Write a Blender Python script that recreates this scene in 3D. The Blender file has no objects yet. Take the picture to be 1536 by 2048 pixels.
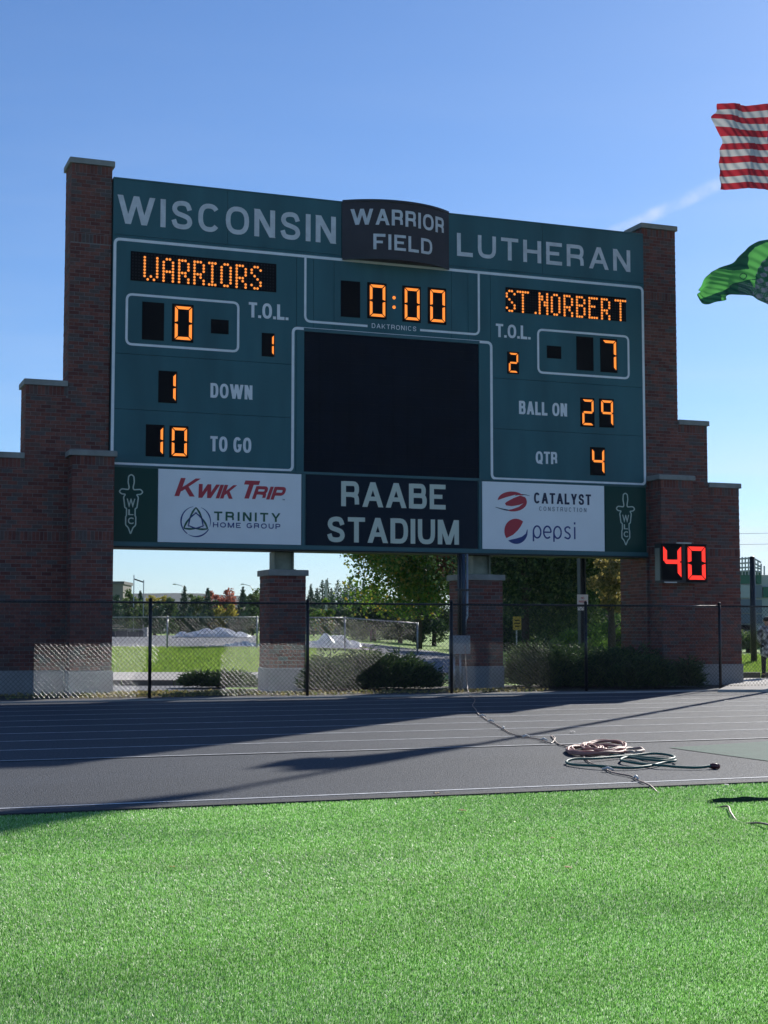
import bpy, bmesh, math, random
import numpy as np
from mathutils import Vector, Matrix
random.seed(7); np.random.seed(7)
R = math.radians
sc = bpy.context.scene
COL = sc.collection

# ------------------------------------------------------------------ camera
FPX = 3000.0; EYE = 1.41; HOR = 1261.0; PW, PH = 1536.0, 2048.0
PHI = math.atan((HOR-PH/2)/FPX); TH = math.atan(FPX/math.cos(PHI)/7892)
Fv = np.array([math.sin(TH)*math.cos(PHI), math.cos(TH)*math.cos(PHI), math.sin(PHI)])
Rv = np.array([math.cos(TH), -math.sin(TH), 0.0]); Uv = np.cross(Rv, Fv)
CAM = np.array([0, 0, EYE])
F2 = np.array([math.sin(TH), math.cos(TH)]); R2 = np.array([math.cos(TH), -math.sin(TH)])
cam = bpy.data.cameras.new('camera'); camo = bpy.data.objects.new('camera', cam); COL.objects.link(camo)
cam.sensor_fit = 'VERTICAL'; cam.sensor_height = 24; cam.lens = 24*FPX/PH
cam.clip_start = 0.1; cam.clip_end = 6000
camo.location = (0, 0, EYE)
camo.rotation_euler = (math.pi/2+PHI, 0, -TH)
sc.camera = camo

# ------------------------------------------------------------------ light
SUN_AZ = R(46.6); SUN_EL = R(25.2)
sdir = Vector((math.sin(SUN_AZ)*math.cos(SUN_EL), math.cos(SUN_AZ)*math.cos(SUN_EL), math.sin(SUN_EL)))
sl = bpy.data.lights.new('sun', 'SUN'); so = bpy.data.objects.new('sun', sl); COL.objects.link(so)
sl.energy = 5.0; sl.angle = R(0.53); sl.color = (1.0, .955, .88)
so.rotation_euler = (-sdir).to_track_quat('-Z', 'Y').to_euler(); so.location = (0, 0, 60)
w = bpy.data.worlds.new('World'); sc.world = w; w.use_nodes = True
wn = w.node_tree; wn.nodes.clear()
def wnode(t, **k):
    n = wn.nodes.new(t)
    for a, b in k.items(): setattr(n, a, b)
    return n
out = wnode('ShaderNodeOutputWorld'); bg = wnode('ShaderNodeBackground')
sky = wnode('ShaderNodeTexSky', sky_type='NISHITA', sun_disc=False, sun_elevation=SUN_EL, sun_rotation=SUN_AZ,
            altitude=200, air_density=1.0, dust_density=0.2, ozone_density=3.5)
bg.inputs['Strength'].default_value = 0.088
wn.links.new(bg.outputs[0], out.inputs[0])
def M2(op, a, b=None, c=None, clamp=False):
    n = wnode('ShaderNodeMath', operation=op, use_clamp=clamp)
    for i, v in enumerate((a, b, c)):
        if v is None: continue
        if isinstance(v, (int, float)): n.inputs[i].default_value = v
        else: wn.links.new(v, n.inputs[i])
    return n.outputs[0]
def ray(x, y): return Fv*FPX+Rv*(x-PW/2)-Uv*(y-PH/2)
def unit(v): return v/np.linalg.norm(v)
tc = wnode('ShaderNodeTexCoord'); DIR = tc.outputs['Generated']
sep = wnode('ShaderNodeSeparateXYZ'); wn.links.new(DIR, sep.inputs[0])
# low broken cloud, flattened towards the horizon
mp = wnode('ShaderNodeMapping'); mp.inputs['Scale'].default_value = (2.2, 2.2, 17); wn.links.new(DIR, mp.inputs[0])
nz = wnode('ShaderNodeTexNoise'); nz.inputs['Scale'].default_value = 1.7; nz.inputs['Detail'].default_value = 8
nz.inputs['Roughness'].default_value = .55
wn.links.new(mp.outputs[0], nz.inputs['Vector'])
def mrange(v, a, b, c=0., d=1.):
    n = wnode('ShaderNodeMapRange', interpolation_type='SMOOTHSTEP')
    n.inputs[1].default_value = a; n.inputs[2].default_value = b; n.inputs[3].default_value = c; n.inputs[4].default_value = d
    wn.links.new(v, n.inputs[0]); return n.outputs[0]
low = mrange(sep.outputs[2], .02, .16, 1, 0)
def dotn(v):
    n = wnode('ShaderNodeVectorMath', operation='DOT_PRODUCT'); wn.links.new(DIR, n.inputs[0]); n.inputs[1].default_value = tuple(v)
    return n.outputs['Value']
cl = M2('MULTIPLY', mrange(nz.outputs[0], .33, .55), low)
cl = M2('MULTIPLY', cl, mrange(dotn(Rv), .12, .26))
hz = M2('MULTIPLY', mrange(nz.outputs[0], .35, .75), mrange(sep.outputs[2], .05, .45, .13, 0))
# thin contrail
r1, r2 = unit(ray(1215, 470)), unit(ray(1470, 355))
nrm = unit(np.cross(r1, r2)); mid = unit(r1+r2)
ctw = mrange(M2('ABSOLUTE', dotn(nrm)), .0005, .0065, 1, 0)
cta = mrange(dotn(mid), .9985, .9996)
nz2 = wnode('ShaderNodeTexNoise'); nz2.inputs['Scale'].default_value = 60; nz2.inputs['Detail'].default_value = 5
wn.links.new(DIR, nz2.inputs['Vector'])
ct = M2('MULTIPLY', M2('MULTIPLY', ctw, cta), mrange(nz2.outputs[0], .25, .8, .05, .55))
tot = M2('MAXIMUM', M2('MAXIMUM', M2('MULTIPLY', cl, .8), hz), ct, None, True)
mx = wnode('ShaderNodeMixRGB'); wn.links.new(tot, mx.inputs[0]); wn.links.new(sky.outputs[0], mx.inputs[1])
mx.inputs[2].default_value = (8.2, 8.8, 9.6, 1)
wb = wnode('ShaderNodeMixRGB', blend_type='MULTIPLY'); wb.inputs[0].default_value = 1; wb.inputs[2].default_value = (.73, .92, 1.18, 1)
wn.links.new(sky.outputs[0], wb.inputs[1]); wn.links.new(wb.outputs[0], mx.inputs[1])
wn.links.new(mx.outputs[0], bg.inputs[0])
sc.view_settings.view_transform = 'Standard'; sc.view_settings.look = 'None'
sc.view_settings.exposure = 0.22; sc.view_settings.gamma = 1.0; sc.view_settings.use_curve_mapping = False
sc.render.resolution_x = 768; sc.render.resolution_y = 1024

# ------------------------------------------------------------------ helpers
def pl(x, y, Y):                       # point of the plane Y=const seen at photo pixel x,y
    d = ray(x, y); return CAM+d*Y/d[1]
def gr(x, y, z=0.0):                   # point of the level z seen at photo pixel x,y
    d = ray(x, y); return CAM+d*(z-EYE)/d[2]
def fw(x, y, dist):                    # point at horizontal forward distance
    d = ray(x, y); k = dist/(d[0]*F2[0]+d[1]*F2[1]); return CAM+d*k
def ld(lat, d): return F2*d+R2*lat     # lateral, depth -> world xy
def sst(a, b, v):
    t = np.clip((v-a)/(b-a), 0, 1); return t*t*(3-2*t)
def G(x, y):                           # ground height: gentle grass rise beyond the track
    d = x*F2[0]+y*F2[1]; l = x*R2[0]+y*R2[1]
    u = l/np.maximum(d, 1)
    return (.72*sst(46, 58, d)+.33*sst(60, 108, d))*(1-.42*sst(-.04, .05, u))

MATS = {}
def mat(name, col, rough=.7, metal=0., var=0., vscale=3., bump=0., bscale=30., col2=None, rnd=None, rndcol=None, trans=0., spec=.5, emit=None, es=0., coat=0., detail=4, island=False, vst=None, grain=0., gscale=40.):
    if name in MATS: return MATS[name]
    m = bpy.data.materials.new(name); m.use_nodes = True; nt = m.node_tree; N = nt.nodes; L = nt.links
    b = N['Principled BSDF']
    b.inputs['Base Color'].default_value = (*col, 1); b.inputs['Roughness'].default_value = rough
    b.inputs['Metallic'].default_value = metal; b.inputs['Specular IOR Level'].default_value = spec
    if coat: b.inputs['Coat Weight'].default_value = coat
    if emit: b.inputs['Emission Color'].default_value = (*emit, 1); b.inputs['Emission Strength'].default_value = es
    t = N.new('ShaderNodeTexCoord')
    cur = None
    if rndcol:
        r = N.new('ShaderNodeValToRGB'); e = r.color_ramp.elements
        e[0].color = (*rndcol[0], 1); e[-1].color = (*rndcol[-1], 1)
        for i, c in enumerate(rndcol[1:-1]):
            k = e.new((i+1)/(len(rndcol)-1)); k.color = (*c, 1)
        if island: src = N.new('ShaderNodeNewGeometry').outputs['Random Per Island']
        else: src = N.new('ShaderNodeObjectInfo').outputs['Random']
        L.new(src, r.inputs[0]); cur = r.outputs[0]
    if var:
        n = N.new('ShaderNodeTexNoise'); n.inputs['Scale'].default_value = vscale; n.inputs['Detail'].default_value = detail
        g = N.new('ShaderNodeNewGeometry'); vec = g.outputs['Position']
        if vst:
            q = N.new('ShaderNodeMapping'); q.inputs['Scale'].default_value = vst; L.new(vec, q.inputs[0]); vec = q.outputs[0]
        L.new(vec, n.inputs['Vector'])
        r = N.new('ShaderNodeMapRange'); r.inputs[1].default_value = .3; r.inputs[2].default_value = .7
        L.new(n.outputs[0], r.inputs[0])
        x = N.new('ShaderNodeMixRGB'); L.new(r.outputs[0], x.inputs[0])
        if cur is not None:
            x.blend_type = 'MULTIPLY'; r.inputs[3].default_value = 0; r.inputs[4].default_value = 1
            L.new(cur, x.inputs[1]); x.inputs[2].default_value = (1-var, 1-var, 1-var, 1)
        else:
            c2 = col2 if col2 else tuple(c*(1-var) for c in col)
            x.inputs[1].default_value = (*col, 1); x.inputs[2].default_value = (*c2, 1)
        cur = x.outputs[0]
    if grain and cur is not None:
        n = N.new('ShaderNodeTexNoise'); n.inputs['Scale'].default_value = gscale; n.inputs['Detail'].default_value = 3
        g = N.new('ShaderNodeNewGeometry'); L.new(g.outputs['Position'], n.inputs['Vector'])
        r = N.new('ShaderNodeMapRange'); r.inputs[1].default_value = .35; r.inputs[2].default_value = .65; r.inputs[3].default_value = 1-grain; r.inputs[4].default_value = 1+grain
        L.new(n.outputs[0], r.inputs[0]); x = N.new('ShaderNodeVectorMath'); x.operation = 'SCALE'; L.new(cur, x.inputs[0]); L.new(r.outputs[0], x.inputs['Scale']); cur = x.outputs[0]
    if cur is not None: L.new(cur, b.inputs['Base Color'])
    if bump:
        n = N.new('ShaderNodeTexNoise'); n.inputs['Scale'].default_value = bscale; n.inputs['Detail'].default_value = 3
        g = N.new('ShaderNodeNewGeometry'); L.new(g.outputs['Position'], n.inputs['Vector'])
        bu = N.new('ShaderNodeBump'); bu.inputs['Strength'].default_value = bump; bu.inputs['Distance'].default_value = .02
        L.new(n.outputs[0], bu.inputs['Height']); L.new(bu.outputs[0], b.inputs['Normal'])
    if trans:
        tr = N.new('ShaderNodeBsdfTranslucent'); ms = N.new('ShaderNodeMixShader'); ms.inputs[0].default_value = trans
        if cur is not None: L.new(cur, tr.inputs[0])
        else: tr.inputs[0].default_value = (*col, 1)
        o = N['Material Output']; L.new(b.outputs[0], ms.inputs[1]); L.new(tr.outputs[0], ms.inputs[2]); L.new(ms.outputs[0], o.inputs[0])
    MATS[name] = m; return m

ORG = {}
def props(o, label=None, cat=None, group=None, kind=None):
    if label: o['label'] = label
    if cat: o['category'] = cat
    if group: o['group'] = group
    if kind: o['kind'] = kind
    return o
def empty(name, loc, label, cat, group=None):
    o = bpy.data.objects.new(name, None); COL.objects.link(o); o.location = loc; o.empty_display_size = .2
    ORG[o.name] = np.array(loc, float); return props(o, label, cat, group)
def link(name, me, parent=None, org=None):
    o = bpy.data.objects.new(name, me); COL.objects.link(o)
    if parent: o.parent = parent
    ORG[o.name] = ORG[parent.name] if parent else (np.zeros(3) if org is None else np.array(org, float))
    return o
def mesh(name, V, Fs, m, parent=None, smooth=False, org=None):
    """world-space vertices -> one object whose origin is its thing's origin"""
    V = np.asarray(V, float).reshape(-1, 3)
    o0 = ORG[parent.name] if parent else (np.zeros(3) if org is None else np.array(org, float))
    me = bpy.data.meshes.new(name)
    if isinstance(Fs, np.ndarray):
        n, k = Fs.shape; me.vertices.add(len(V)); me.vertices.foreach_set('co', (V-o0).astype(np.float32).ravel())
        me.loops.add(n*k); me.loops.foreach_set('vertex_index', Fs.astype(np.int32).ravel())
        me.polygons.add(n); me.polygons.foreach_set('loop_start', np.arange(0, n*k, k, dtype=np.int32))
        me.update(calc_edges=True)
    else:
        me.from_pydata((V-o0).tolist(), [], Fs); me.update()
    if smooth: me.polygons.foreach_set('use_smooth', np.ones(len(me.polygons), bool))
    for mm in (m if isinstance(m, (list, tuple)) else [m]): me.materials.append(mm)
    o = link(name, me, parent, org)
    if parent is None and org is not None: o.location = org
    return o
class B:                                # collects shapes into one mesh
    def __init__(s): s.V = []; s.F = []
    def add(s, v, f):
        n = len(s.V); s.V += [tuple(p) for p in v]; s.F += [tuple(i+n for i in q) for q in f]; return s
    def box(s, x0, x1, y0, y1, z0, z1):
        return s.add([(x0,y0,z0),(x1,y0,z0),(x1,y1,z0),(x0,y1,z0),(x0,y0,z1),(x1,y0,z1),(x1,y1,z1),(x0,y1,z1)],
            [(0,3,2,1),(4,5,6,7),(0,1,5,4),(1,2,6,5),(2,3,7,6),(3,0,4,7)])
    def bbox(s, x0, x1, y0, y1, z0, z1, c=.01):   # box with chamfered top and vertical edges
        r = [(x0+c,y0),(x1-c,y0),(x1,y0+c),(x1,y1-c),(x1-c,y1),(x0+c,y1),(x0,y1-c),(x0,y0+c)]
        q = [(x0+2*c,y0+c),(x1-2*c,y0+c),(x1-c,y0+2*c),(x1-c,y1-2*c),(x1-2*c,y1-c),(x0+2*c,y1-c),(x0+c,y1-2*c),(x0+c,y0+2*c)]
        v = [(*p, z0) for p in r]+[(*p, z1-c) for p in r]+[(*p, z1) for p in q]
        f = [tuple(range(7, -1, -1)), tuple(range(16, 24))]
        for a in (0, 8):
            for i in range(8): j = (i+1) % 8; f.append((a+i, a+j, a+8+j, a+8+i))
        return s.add(v, f)
    def tube(s, pts, r, n=8, cap=True):
        P = [Vector(p) for p in pts]; rr = r if isinstance(r, (list, tuple, np.ndarray)) else [r]*len(P)
        v = []; f = []; pu = None
        for i, p in enumerate(P):
            t = (P[min(i+1, len(P)-1)]-P[max(i-1, 0)]).normalized()
            if pu is None: pu = t.orthogonal().normalized()
            u = (pu-t*pu.dot(t)); u = u.normalized() if u.length > 1e-6 else t.orthogonal().normalized(); pu = u; q = t.cross(u)
            for k in range(n):
                a = 2*math.pi*k/n; v.append(tuple(p+(u*math.cos(a)+q*math.sin(a))*rr[i]))
        for i in range(len(P)-1):
            for k in range(n): f.append((i*n+k, i*n+(k+1) % n, (i+1)*n+(k+1) % n, (i+1)*n+k))
        if cap: f += [tuple(range(n-1, -1, -1)), tuple((len(P)-1)*n+k for k in range(n))]
        return s.add(v, f)
    def build(s, name, m, parent=None, smooth=False, org=None): return mesh(name, s.V, s.F, m, parent, smooth, org)
def smooth_path(pts, n=6):
    P = [np.array(p, float) for p in pts]; P = [2*P[0]-P[1]]+P+[2*P[-1]-P[-2]]; o = []
    for i in range(1, len(P)-2):
        for k in range(n):
            t = k/n; a, b, c, d = P[i-1], P[i], P[i+1], P[i+2]
            o.append(.5*((2*b)+(-a+c)*t+(2*a-5*b+4*c-d)*t*t+(-a+3*b-3*c+d)*t**3))
    o.append(P[-2]); return o

# ------------------------------------------------------------------ ground and track
m_lawn = mat('lawn', (.20, .36, .04), .9, var=1, vscale=1.6, col2=(.30, .42, .09), bump=1., bscale=60, detail=8)
m_lot = mat('lot_asphalt', (.17, .18, .20), .9, var=.25, vscale=.7, bump=.3, bscale=40)
m_track = mat('track_rubber', (.045, .056, .076), .80, var=.30, vscale=.6, bump=1.0, bscale=70, detail=9, vst=(.35, 1, 1), grain=.55, gscale=32)
m_paint = mat('track_paint', (.78, .80, .82), .75, var=.45, vscale=9, detail=8)
m_conc = mat('concrete', (.36, .35, .33), .85, var=.22, vscale=2.4, bump=.25, bscale=60, detail=8)
m_walk = mat('pale_walk', (.50, .46, .41), .85, var=.15, vscale=2.0, bump=.2, bscale=40, detail=8)
m_soil = mat('mulch', (.10, .085, .06), .95, var=.5, vscale=7, bump=1., bscale=30, detail=8)
def grid(name, fn, nx, ny, m, **kw):
    u, v = np.meshgrid(np.linspace(0, 1, nx+1), np.linspace(0, 1, ny+1)); P = fn(u.ravel(), v.ravel())
    i = (np.arange(ny)[:, None]*(nx+1)+np.arange(nx)[None, :]).ravel()
    return mesh(name, P, np.stack([i, i+1, i+nx+2, i+nx+1], 1), m, smooth=True, **kw)
def terr(off, l0, l1, d0, d1):          # lateral range given as tangent u
    def f(u, v):
        d = d0*(d1/d0)**v; l = (l0+(l1-l0)*u)*d; x = F2[0]*d+R2[0]*l; y = F2[1]*d+R2[1]*l
        return np.stack([x, y, G(x, y)+off], 1)
    return f
far = grid('ground', terr(-.05, -1.3, 1.3, 22, 2300), 300, 260, m_lawn); props(far, kind='structure')
def flat(name, x0, x1, y0, y1, z, m):
    o = mesh(name, [(x0,y0,z),(x1,y0,z),(x1,y1,z),(x0,y1,z)], [(0,1,2,3)], m); return props(o, kind='structure')
flat('near_ground', -60, 70, -30, 32, -.07, m_soil)
flat('running_track', -50, 60, 12.0, 30.05, 0, m_track)
TB = 16.81
lines = [('track_line', 12.34, .055, .5)]+[('track_line', TB+1.45*k, .055, 1) for k in range(9)]
for nm, y, wd, _ in lines: flat('track_line', -50, 60, y-wd/2, y+wd/2, .004, m_paint)
m_blk = mat('black_rubber', (.035, .036, .04), .85, bump=.4, bscale=60)
o = B().bbox(-50, 60, TB-.12, TB-.05, .0, .007, .002).build('inside_curb', m_blk); props(o, kind='structure')
o = B().bbox(-50, 60, 11.90, 12.04, -.03, .012, .004).build('turf_edging', m_blk); props(o, kind='structure')
flat('mow_strip', -50, 60, 30.10, 31.35, .006, mat('strip_asphalt', (.13, .13, .135), .9, var=.3, vscale=3, bump=.4))
o = B().bbox(-50, 60, 30.02, 30.10, -.02, .03, .008).build('strip_edge', m_conc); props(o, kind='structure')
flat('planting_bed', -50, 60, 31.35, 35.2, .004, m_soil)
# green surfaced wedge at the right
V = [gr(1337, 1496), gr(1560, 1526), gr(1700, 1545), gr(1700, 1484), gr(1540, 1483), gr(1400, 1492)]
V = [(v[0], v[1], .006) for v in V]
o = mesh('green_apron', V, [(0,1,2,3,4,5)], mat('green_surface', (.035, .115, .085), .85, var=.3, vscale=4, bump=.5, bscale=80)); props(o, kind='structure')
# service drive, kerb and walk behind the fence on the left
def strip(name, l0, l1, d0, d1, off, m, nx=80, ny=6):
    o = grid(name, terr(off, l0, l1, d0, d1), nx, ny, m); return props(o, kind='structure')
strip('service_drive', -.9, -.105, 34.9, 39.2, -.005, mat('drive_asphalt', (.20, .20, .21), .9, var=.2, vscale=1.5, bump=.3))
def kerb(name, l0, l1, d, wd, h, m):
    b = B(); n = 24
    for i in range(n):
        a0, a1 = l0+(l1-l0)*i/n, l0+(l1-l0)*(i+1)/n-.0006
        p = [ld(a*dd, dd) for a, dd in ((a0, d), (a1, d), (a1, d+wd), (a0, d+wd))]
        z = [float(G(*q)) for q in p]
        b.add([(*q, zz-.05) for q, zz in zip(p, z)]+[(*q, zz+h) for q, zz in zip(p, z)], [(0,3,2,1),(4,5,6,7),(0,1,5,4),(1,2,6,5),(2,3,7,6),(3,0,4,7)])
    return props(b.build(name, m), kind='structure')
kerb('kerb', -.9, -.07, 39.0, .35, .13, mat('kerb_concrete', (.22, .19, .16), .9, var=.3, vscale=3))
strip('pale_walk', -.9, -.065, 39.36, 46.8, .115, m_walk)
strip('parking_lot', -1.2, -.084, 61.5, 104, .03, m_lot, 80, 20)
strip('parking_lot_far', -.05, .055, 57.5, 61.5, .03, m_walk, 20, 4)
# curving path to the right of the first pillar
pp = [(1010,1344,.05),(880,1334,.2),(845,1318,.38),(800,1302,.5),(700,1296,.55),(620,1292,.6)]
cen = []
for (x, y, z) in pp:
    p = gr(x, y, z); cen.append(p)
cen = smooth_path(cen, 10); Vp = []; Fp = []
for i, p in enumerate(cen):
    t = (cen[min(i+1, len(cen)-1)]-cen[max(i-1, 0)])[:2]; t = t/np.linalg.norm(t); n = np.array([-t[1], t[0]])*1.5
    for s in (-1, 1):
        q = p[:2]+n*s; Vp.append((q[0], q[1], float(G(*q))+.03))
    if i: Fp.append((2*i-2, 2*i-1, 2*i+1, 2*i))
props(mesh('curving_path', Vp, Fp, mat('path_asphalt', (.24, .24, .26), .9, var=.2, vscale=2)), kind='structure')
# slab and lawn edge on the right
V = [(*gr(1436, 1379, .06)[:2], .06), (*gr(1750, 1379, .06)[:2], .06), (*gr(1750, 1356, .06)[:2], .06), (*gr(1490, 1356, .06)[:2], .06)]
b = B(); b.add(V+[(p[0], p[1], -.03) for p in V], [(0,1,2,3),(4,7,6,5),(0,4,5,1),(1,5,6,2),(2,6,7,3),(3,7,4,0)])
props(b.build('concrete_slab', mat('slab_concrete', (.52, .48, .43), .85, var=.4, vscale=2.2, bump=.5, bscale=12, detail=9)), kind='structure')
kerb('kerb_right', .235, .6, 43.7, .3, .2, mat('kerb_concrete', (0,0,0)))

# ------------------------------------------------------------------ turf
m_turf_base = mat('turf_base', (.08, .28, .06), .95, var=.4, vscale=60, bump=.6, bscale=150)
flat('turf_base', -40, 50, -25, 11.93, -.012, m_turf_base)
def turf():
    n = 1250000
    d = 4.6*(15.6/4.6)**np.random.rand(n)
    u = (np.random.rand(n)-.5)*.72
    x = F2[0]*d+R2[0]*u*d; y = F2[1]*d+R2[1]*u*d
    k = y < 11.93; x, y, d = x[k], y[k], d[k]; n = len(x)
    # worn patches: low-frequency height/lean field
    pat = (np.sin(x*1.7+np.sin(y*1.1)*1.5)+np.sin(y*2.3+x*.6+1.3)+np.sin(x*.7-y*.9))/3
    hgt = (.006+.007*np.random.rand(n))*(1+.22*pat)
    wid = .0012+.0012*np.random.rand(n)+.00020*d
    lean = np.random.rand(n)*2.0+.15
    az = np.random.randn(n)*1.3+1.2*np.sin(y*1.3+.5*np.sin(x*.8))+1.0*pat-np.pi/2
    wa = az+np.pi/2+np.random.randn(n)*.5; shiny = np.random.rand(n) < .13; wid = np.where(shiny, wid*1.7, wid)
    tx = x+np.cos(az)*lean*hgt; ty = y+np.sin(az)*lean*hgt
    z0 = np.full(n, -.010); tz = hgt/(1+.35*lean*lean)
    a = np.stack([x-np.cos(wa)*wid, y-np.sin(wa)*wid, z0], 1); b = np.stack([x+np.cos(wa)*wid, y+np.sin(wa)*wid, z0], 1)
    c = np.stack([tx, ty, tz], 1)
    V = np.stack([a, b, c], 1).reshape(-1, 3); F = np.arange(3*n).reshape(-1, 3)
    m = mat('turf_blades', (.08, .30, .06), .40, rndcol=[(.11, .29, .05), (.20, .48, .085), (.30, .66, .14), (.46, .83, .25), (.92, 1.0, .76)], island=True, trans=.52, spec=.9, var=.22, vscale=.8, vst=(.5, 1.6, 1), detail=6)  # palest ramp tones paint sun sparkle into the blade colour
    o = mesh('turf_blades', V, F, m); props(o, 'bright green artificial turf of short blades in front of the track', 'turf', kind='stuff')
turf()

# ------------------------------------------------------------------ bricks
BRW = [(.13, .038, .032), (.18, .052, .040), (.225, .070, .052), (.26, .095, .070), (.15, .085, .072), (.12, .10, .095)]
m_brick = mat('brick', (.12, .04, .035), .88, rndcol=BRW, var=.35, vscale=14, bump=.5, bscale=60)
m_bmass = mat('brick_mass', (.12, .04, .035), .88, rndcol=BRW, var=.35, vscale=14, bump=.5, bscale=60, island=True)
m_mort = mat('mortar', (.25, .23, .22), .95, var=.3, vscale=6, bump=.4, bscale=80)
m_cap = mat('cap_stone', (.30, .30, .275), .85, var=.3, vscale=4, bump=.25, bscale=50, detail=8)
m_found = mat('foundation_concrete', (.34, .345, .34), .9, var=.25, vscale=2.2, bump=.3, bscale=40, detail=8)
CP = .0862; BL = .221; J = .010
_bm = {}
def brick_mesh(wd, hh):
    k = (round(wd, 3), round(hh, 3))
    if k not in _bm:
        x, z, c, dp = k[0]/2, k[1]/2, .003, .05
        v = [(-x+c,0,-z+c),(x-c,0,-z+c),(x-c,0,z-c),(-x+c,0,z-c),(-x,c,-z),(x,c,-z),(x,c,z),(-x,c,z),(-x,dp,-z),(x,dp,-z),(x,dp,z),(-x,dp,z)]
        f = [(0,1,2,3),(4,5,1,0),(5,6,2,1),(6,7,3,2),(7,4,0,3),(8,9,5,4),(9,10,6,5),(10,11,7,6),(11,8,4,7)]
        me = bpy.data.meshes.new('brick'); me.from_pydata(v, [], f); me.update(); me.materials.append(m_brick); _bm[k] = me
    return _bm[k]
def lay(intervals, z0, z1, soldiers, hole=None):
    """returns list of (u0,u1,z0,z1); intervals(z)->[(a,b)]; soldiers=[(a,b,z0,z1)]"""
    outb = []
    for (a, b, s0, s1) in soldiers:
        n = max(1, round((b-a)/CP))
        for i in range(n): outb.append((a+(b-a)*i/n+J/2, a+(b-a)*(i+1)/n-J/2, s0+J/2, s1-J/2))
    k = 0; z = z0
    while z < z1-.03:
        zt = min(z+CP, z1)
        for (a, b) in intervals((z+zt)/2):
            blocks = [(a, b, z, zt)]
            for (sa, sb, s0, s1) in soldiers:
                nb = []
                for (p, q, e, g) in blocks:
                    if sb <= p+.01 or sa >= q-.01 or s1 <= e+1e-4 or s0 >= g-1e-4: nb.append((p, q, e, g)); continue
                    if p < sa-.02: nb.append((p, sa, e, g))
                    if q > sb+.02: nb.append((sb, q, e, g))
                    if s0 > e+.03: nb.append((max(p, sa), min(q, sb), e, s0))
                    if s1 < g-.03: nb.append((max(p, sa), min(q, sb), s1, g))
                blocks = nb
            for (p, q, e, g) in blocks:
                off = (k % 2)*BL/2
                i = math.floor((p-a-off)/BL); u = a+off+i*BL
                while u < q-.02:
                    l, r = max(u, p), min(u+BL, q)
                    if r-l > .035: outb.append((l+J/2, r-J/2, e+J/2, g-J/2))
                    u += BL
        z += CP; k += 1
    return outb
def masonry(parent, faces):
    """faces: (bricks, kind, plane): kind 'f' front plane Y, 'l' left face plane X, 'r' right face"""
    allb = []
    for bl, kind, c in faces:
        for (u0, u1, z0, z1) in bl:
            uc, zc = (u0+u1)/2, (z0+z1)/2
            if kind == 'f': p = np.array([uc, c, zc]); nrm = (0, -1)
            elif kind == 'l': p = np.array([c, uc, zc]); nrm = (-1, 0)
            else: p = np.array([c, uc, zc]); nrm = (1, 0)
            v = p-CAM; dd = v@Fv; px = PW/2+FPX*(v@Rv)/dd; py = PH/2-FPX*(v@Uv)/dd
            face = -(nrm[0]*v[0]+nrm[1]*v[1])/np.linalg.norm(v)
            vis = 0 < px < PW and py < 1400 and face > 0
            a = (u1-u0)*(z1-z0)*face/(dd*dd) if vis else 0
            if kind == 'f' and vis and (u1-u0) > .18: a *= 3
            allb.append((a, kind, p, u1-u0, z1-z0))
    allb.sort(key=lambda t: -t[0])
    rot = {'f': 0, 'l': -math.pi/2, 'r': math.pi/2}
    o0 = Vector(ORG[parent.name])
    for a, kind, p, wd, hh in allb[:300]:
        o = bpy.data.objects.new('brick', brick_mesh(wd, hh)); COL.objects.link(o); o.parent = parent
        jit = random.uniform(-.0025, .0025)
        q = Vector(p)-o0
        if kind == 'f': q.y += jit
        else: q.x += jit
        o.location = q; o.rotation_euler = (0, 0, rot[kind])
    rest = allb[300:]
    if rest:
        V = []; F = []; T = [(0,1,2,3),(8-4,5,1,0),(5,6,2,1),(6,7,3,2),(7,4,0,3)]
        n = 0
        for a, kind, p, wd, hh in rest:
            x, z, c, dp = wd/2, hh/2, .003, .05; j = random.uniform(-.0025, .0025)
            v = [(-x+c,0,-z+c),(x-c,0,-z+c),(x-c,0,z-c),(-x+c,0,z-c),(-x,c,-z),(x,c,-z),(x,c,z),(-x,c,z),(-x,dp,-z),(x,dp,-z),(x,dp,z),(-x,dp,z)]
            for (a_, b_, c_) in v:
                b_ += j
                if kind == 'f': V.append((p[0]+a_, p[1]+b_, p[2]+c_))
                elif kind == 'l': V.append((p[0]+b_, p[1]-a_, p[2]+c_))
                else: V.append((p[0]-b_, p[1]+a_, p[2]+c_))
            F += [tuple(i+n for i in q) for q in [(0,1,2,3),(4,5,1,0),(5,6,2,1),(6,7,3,2),(7,4,0,3),(8,9,5,4),(9,10,6,5),(10,11,7,6),(11,8,4,7)]]
            n += 12
        o = mesh('brickwork', V, F, m_bmass, parent); o['kind'] = 'stuff'

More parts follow.
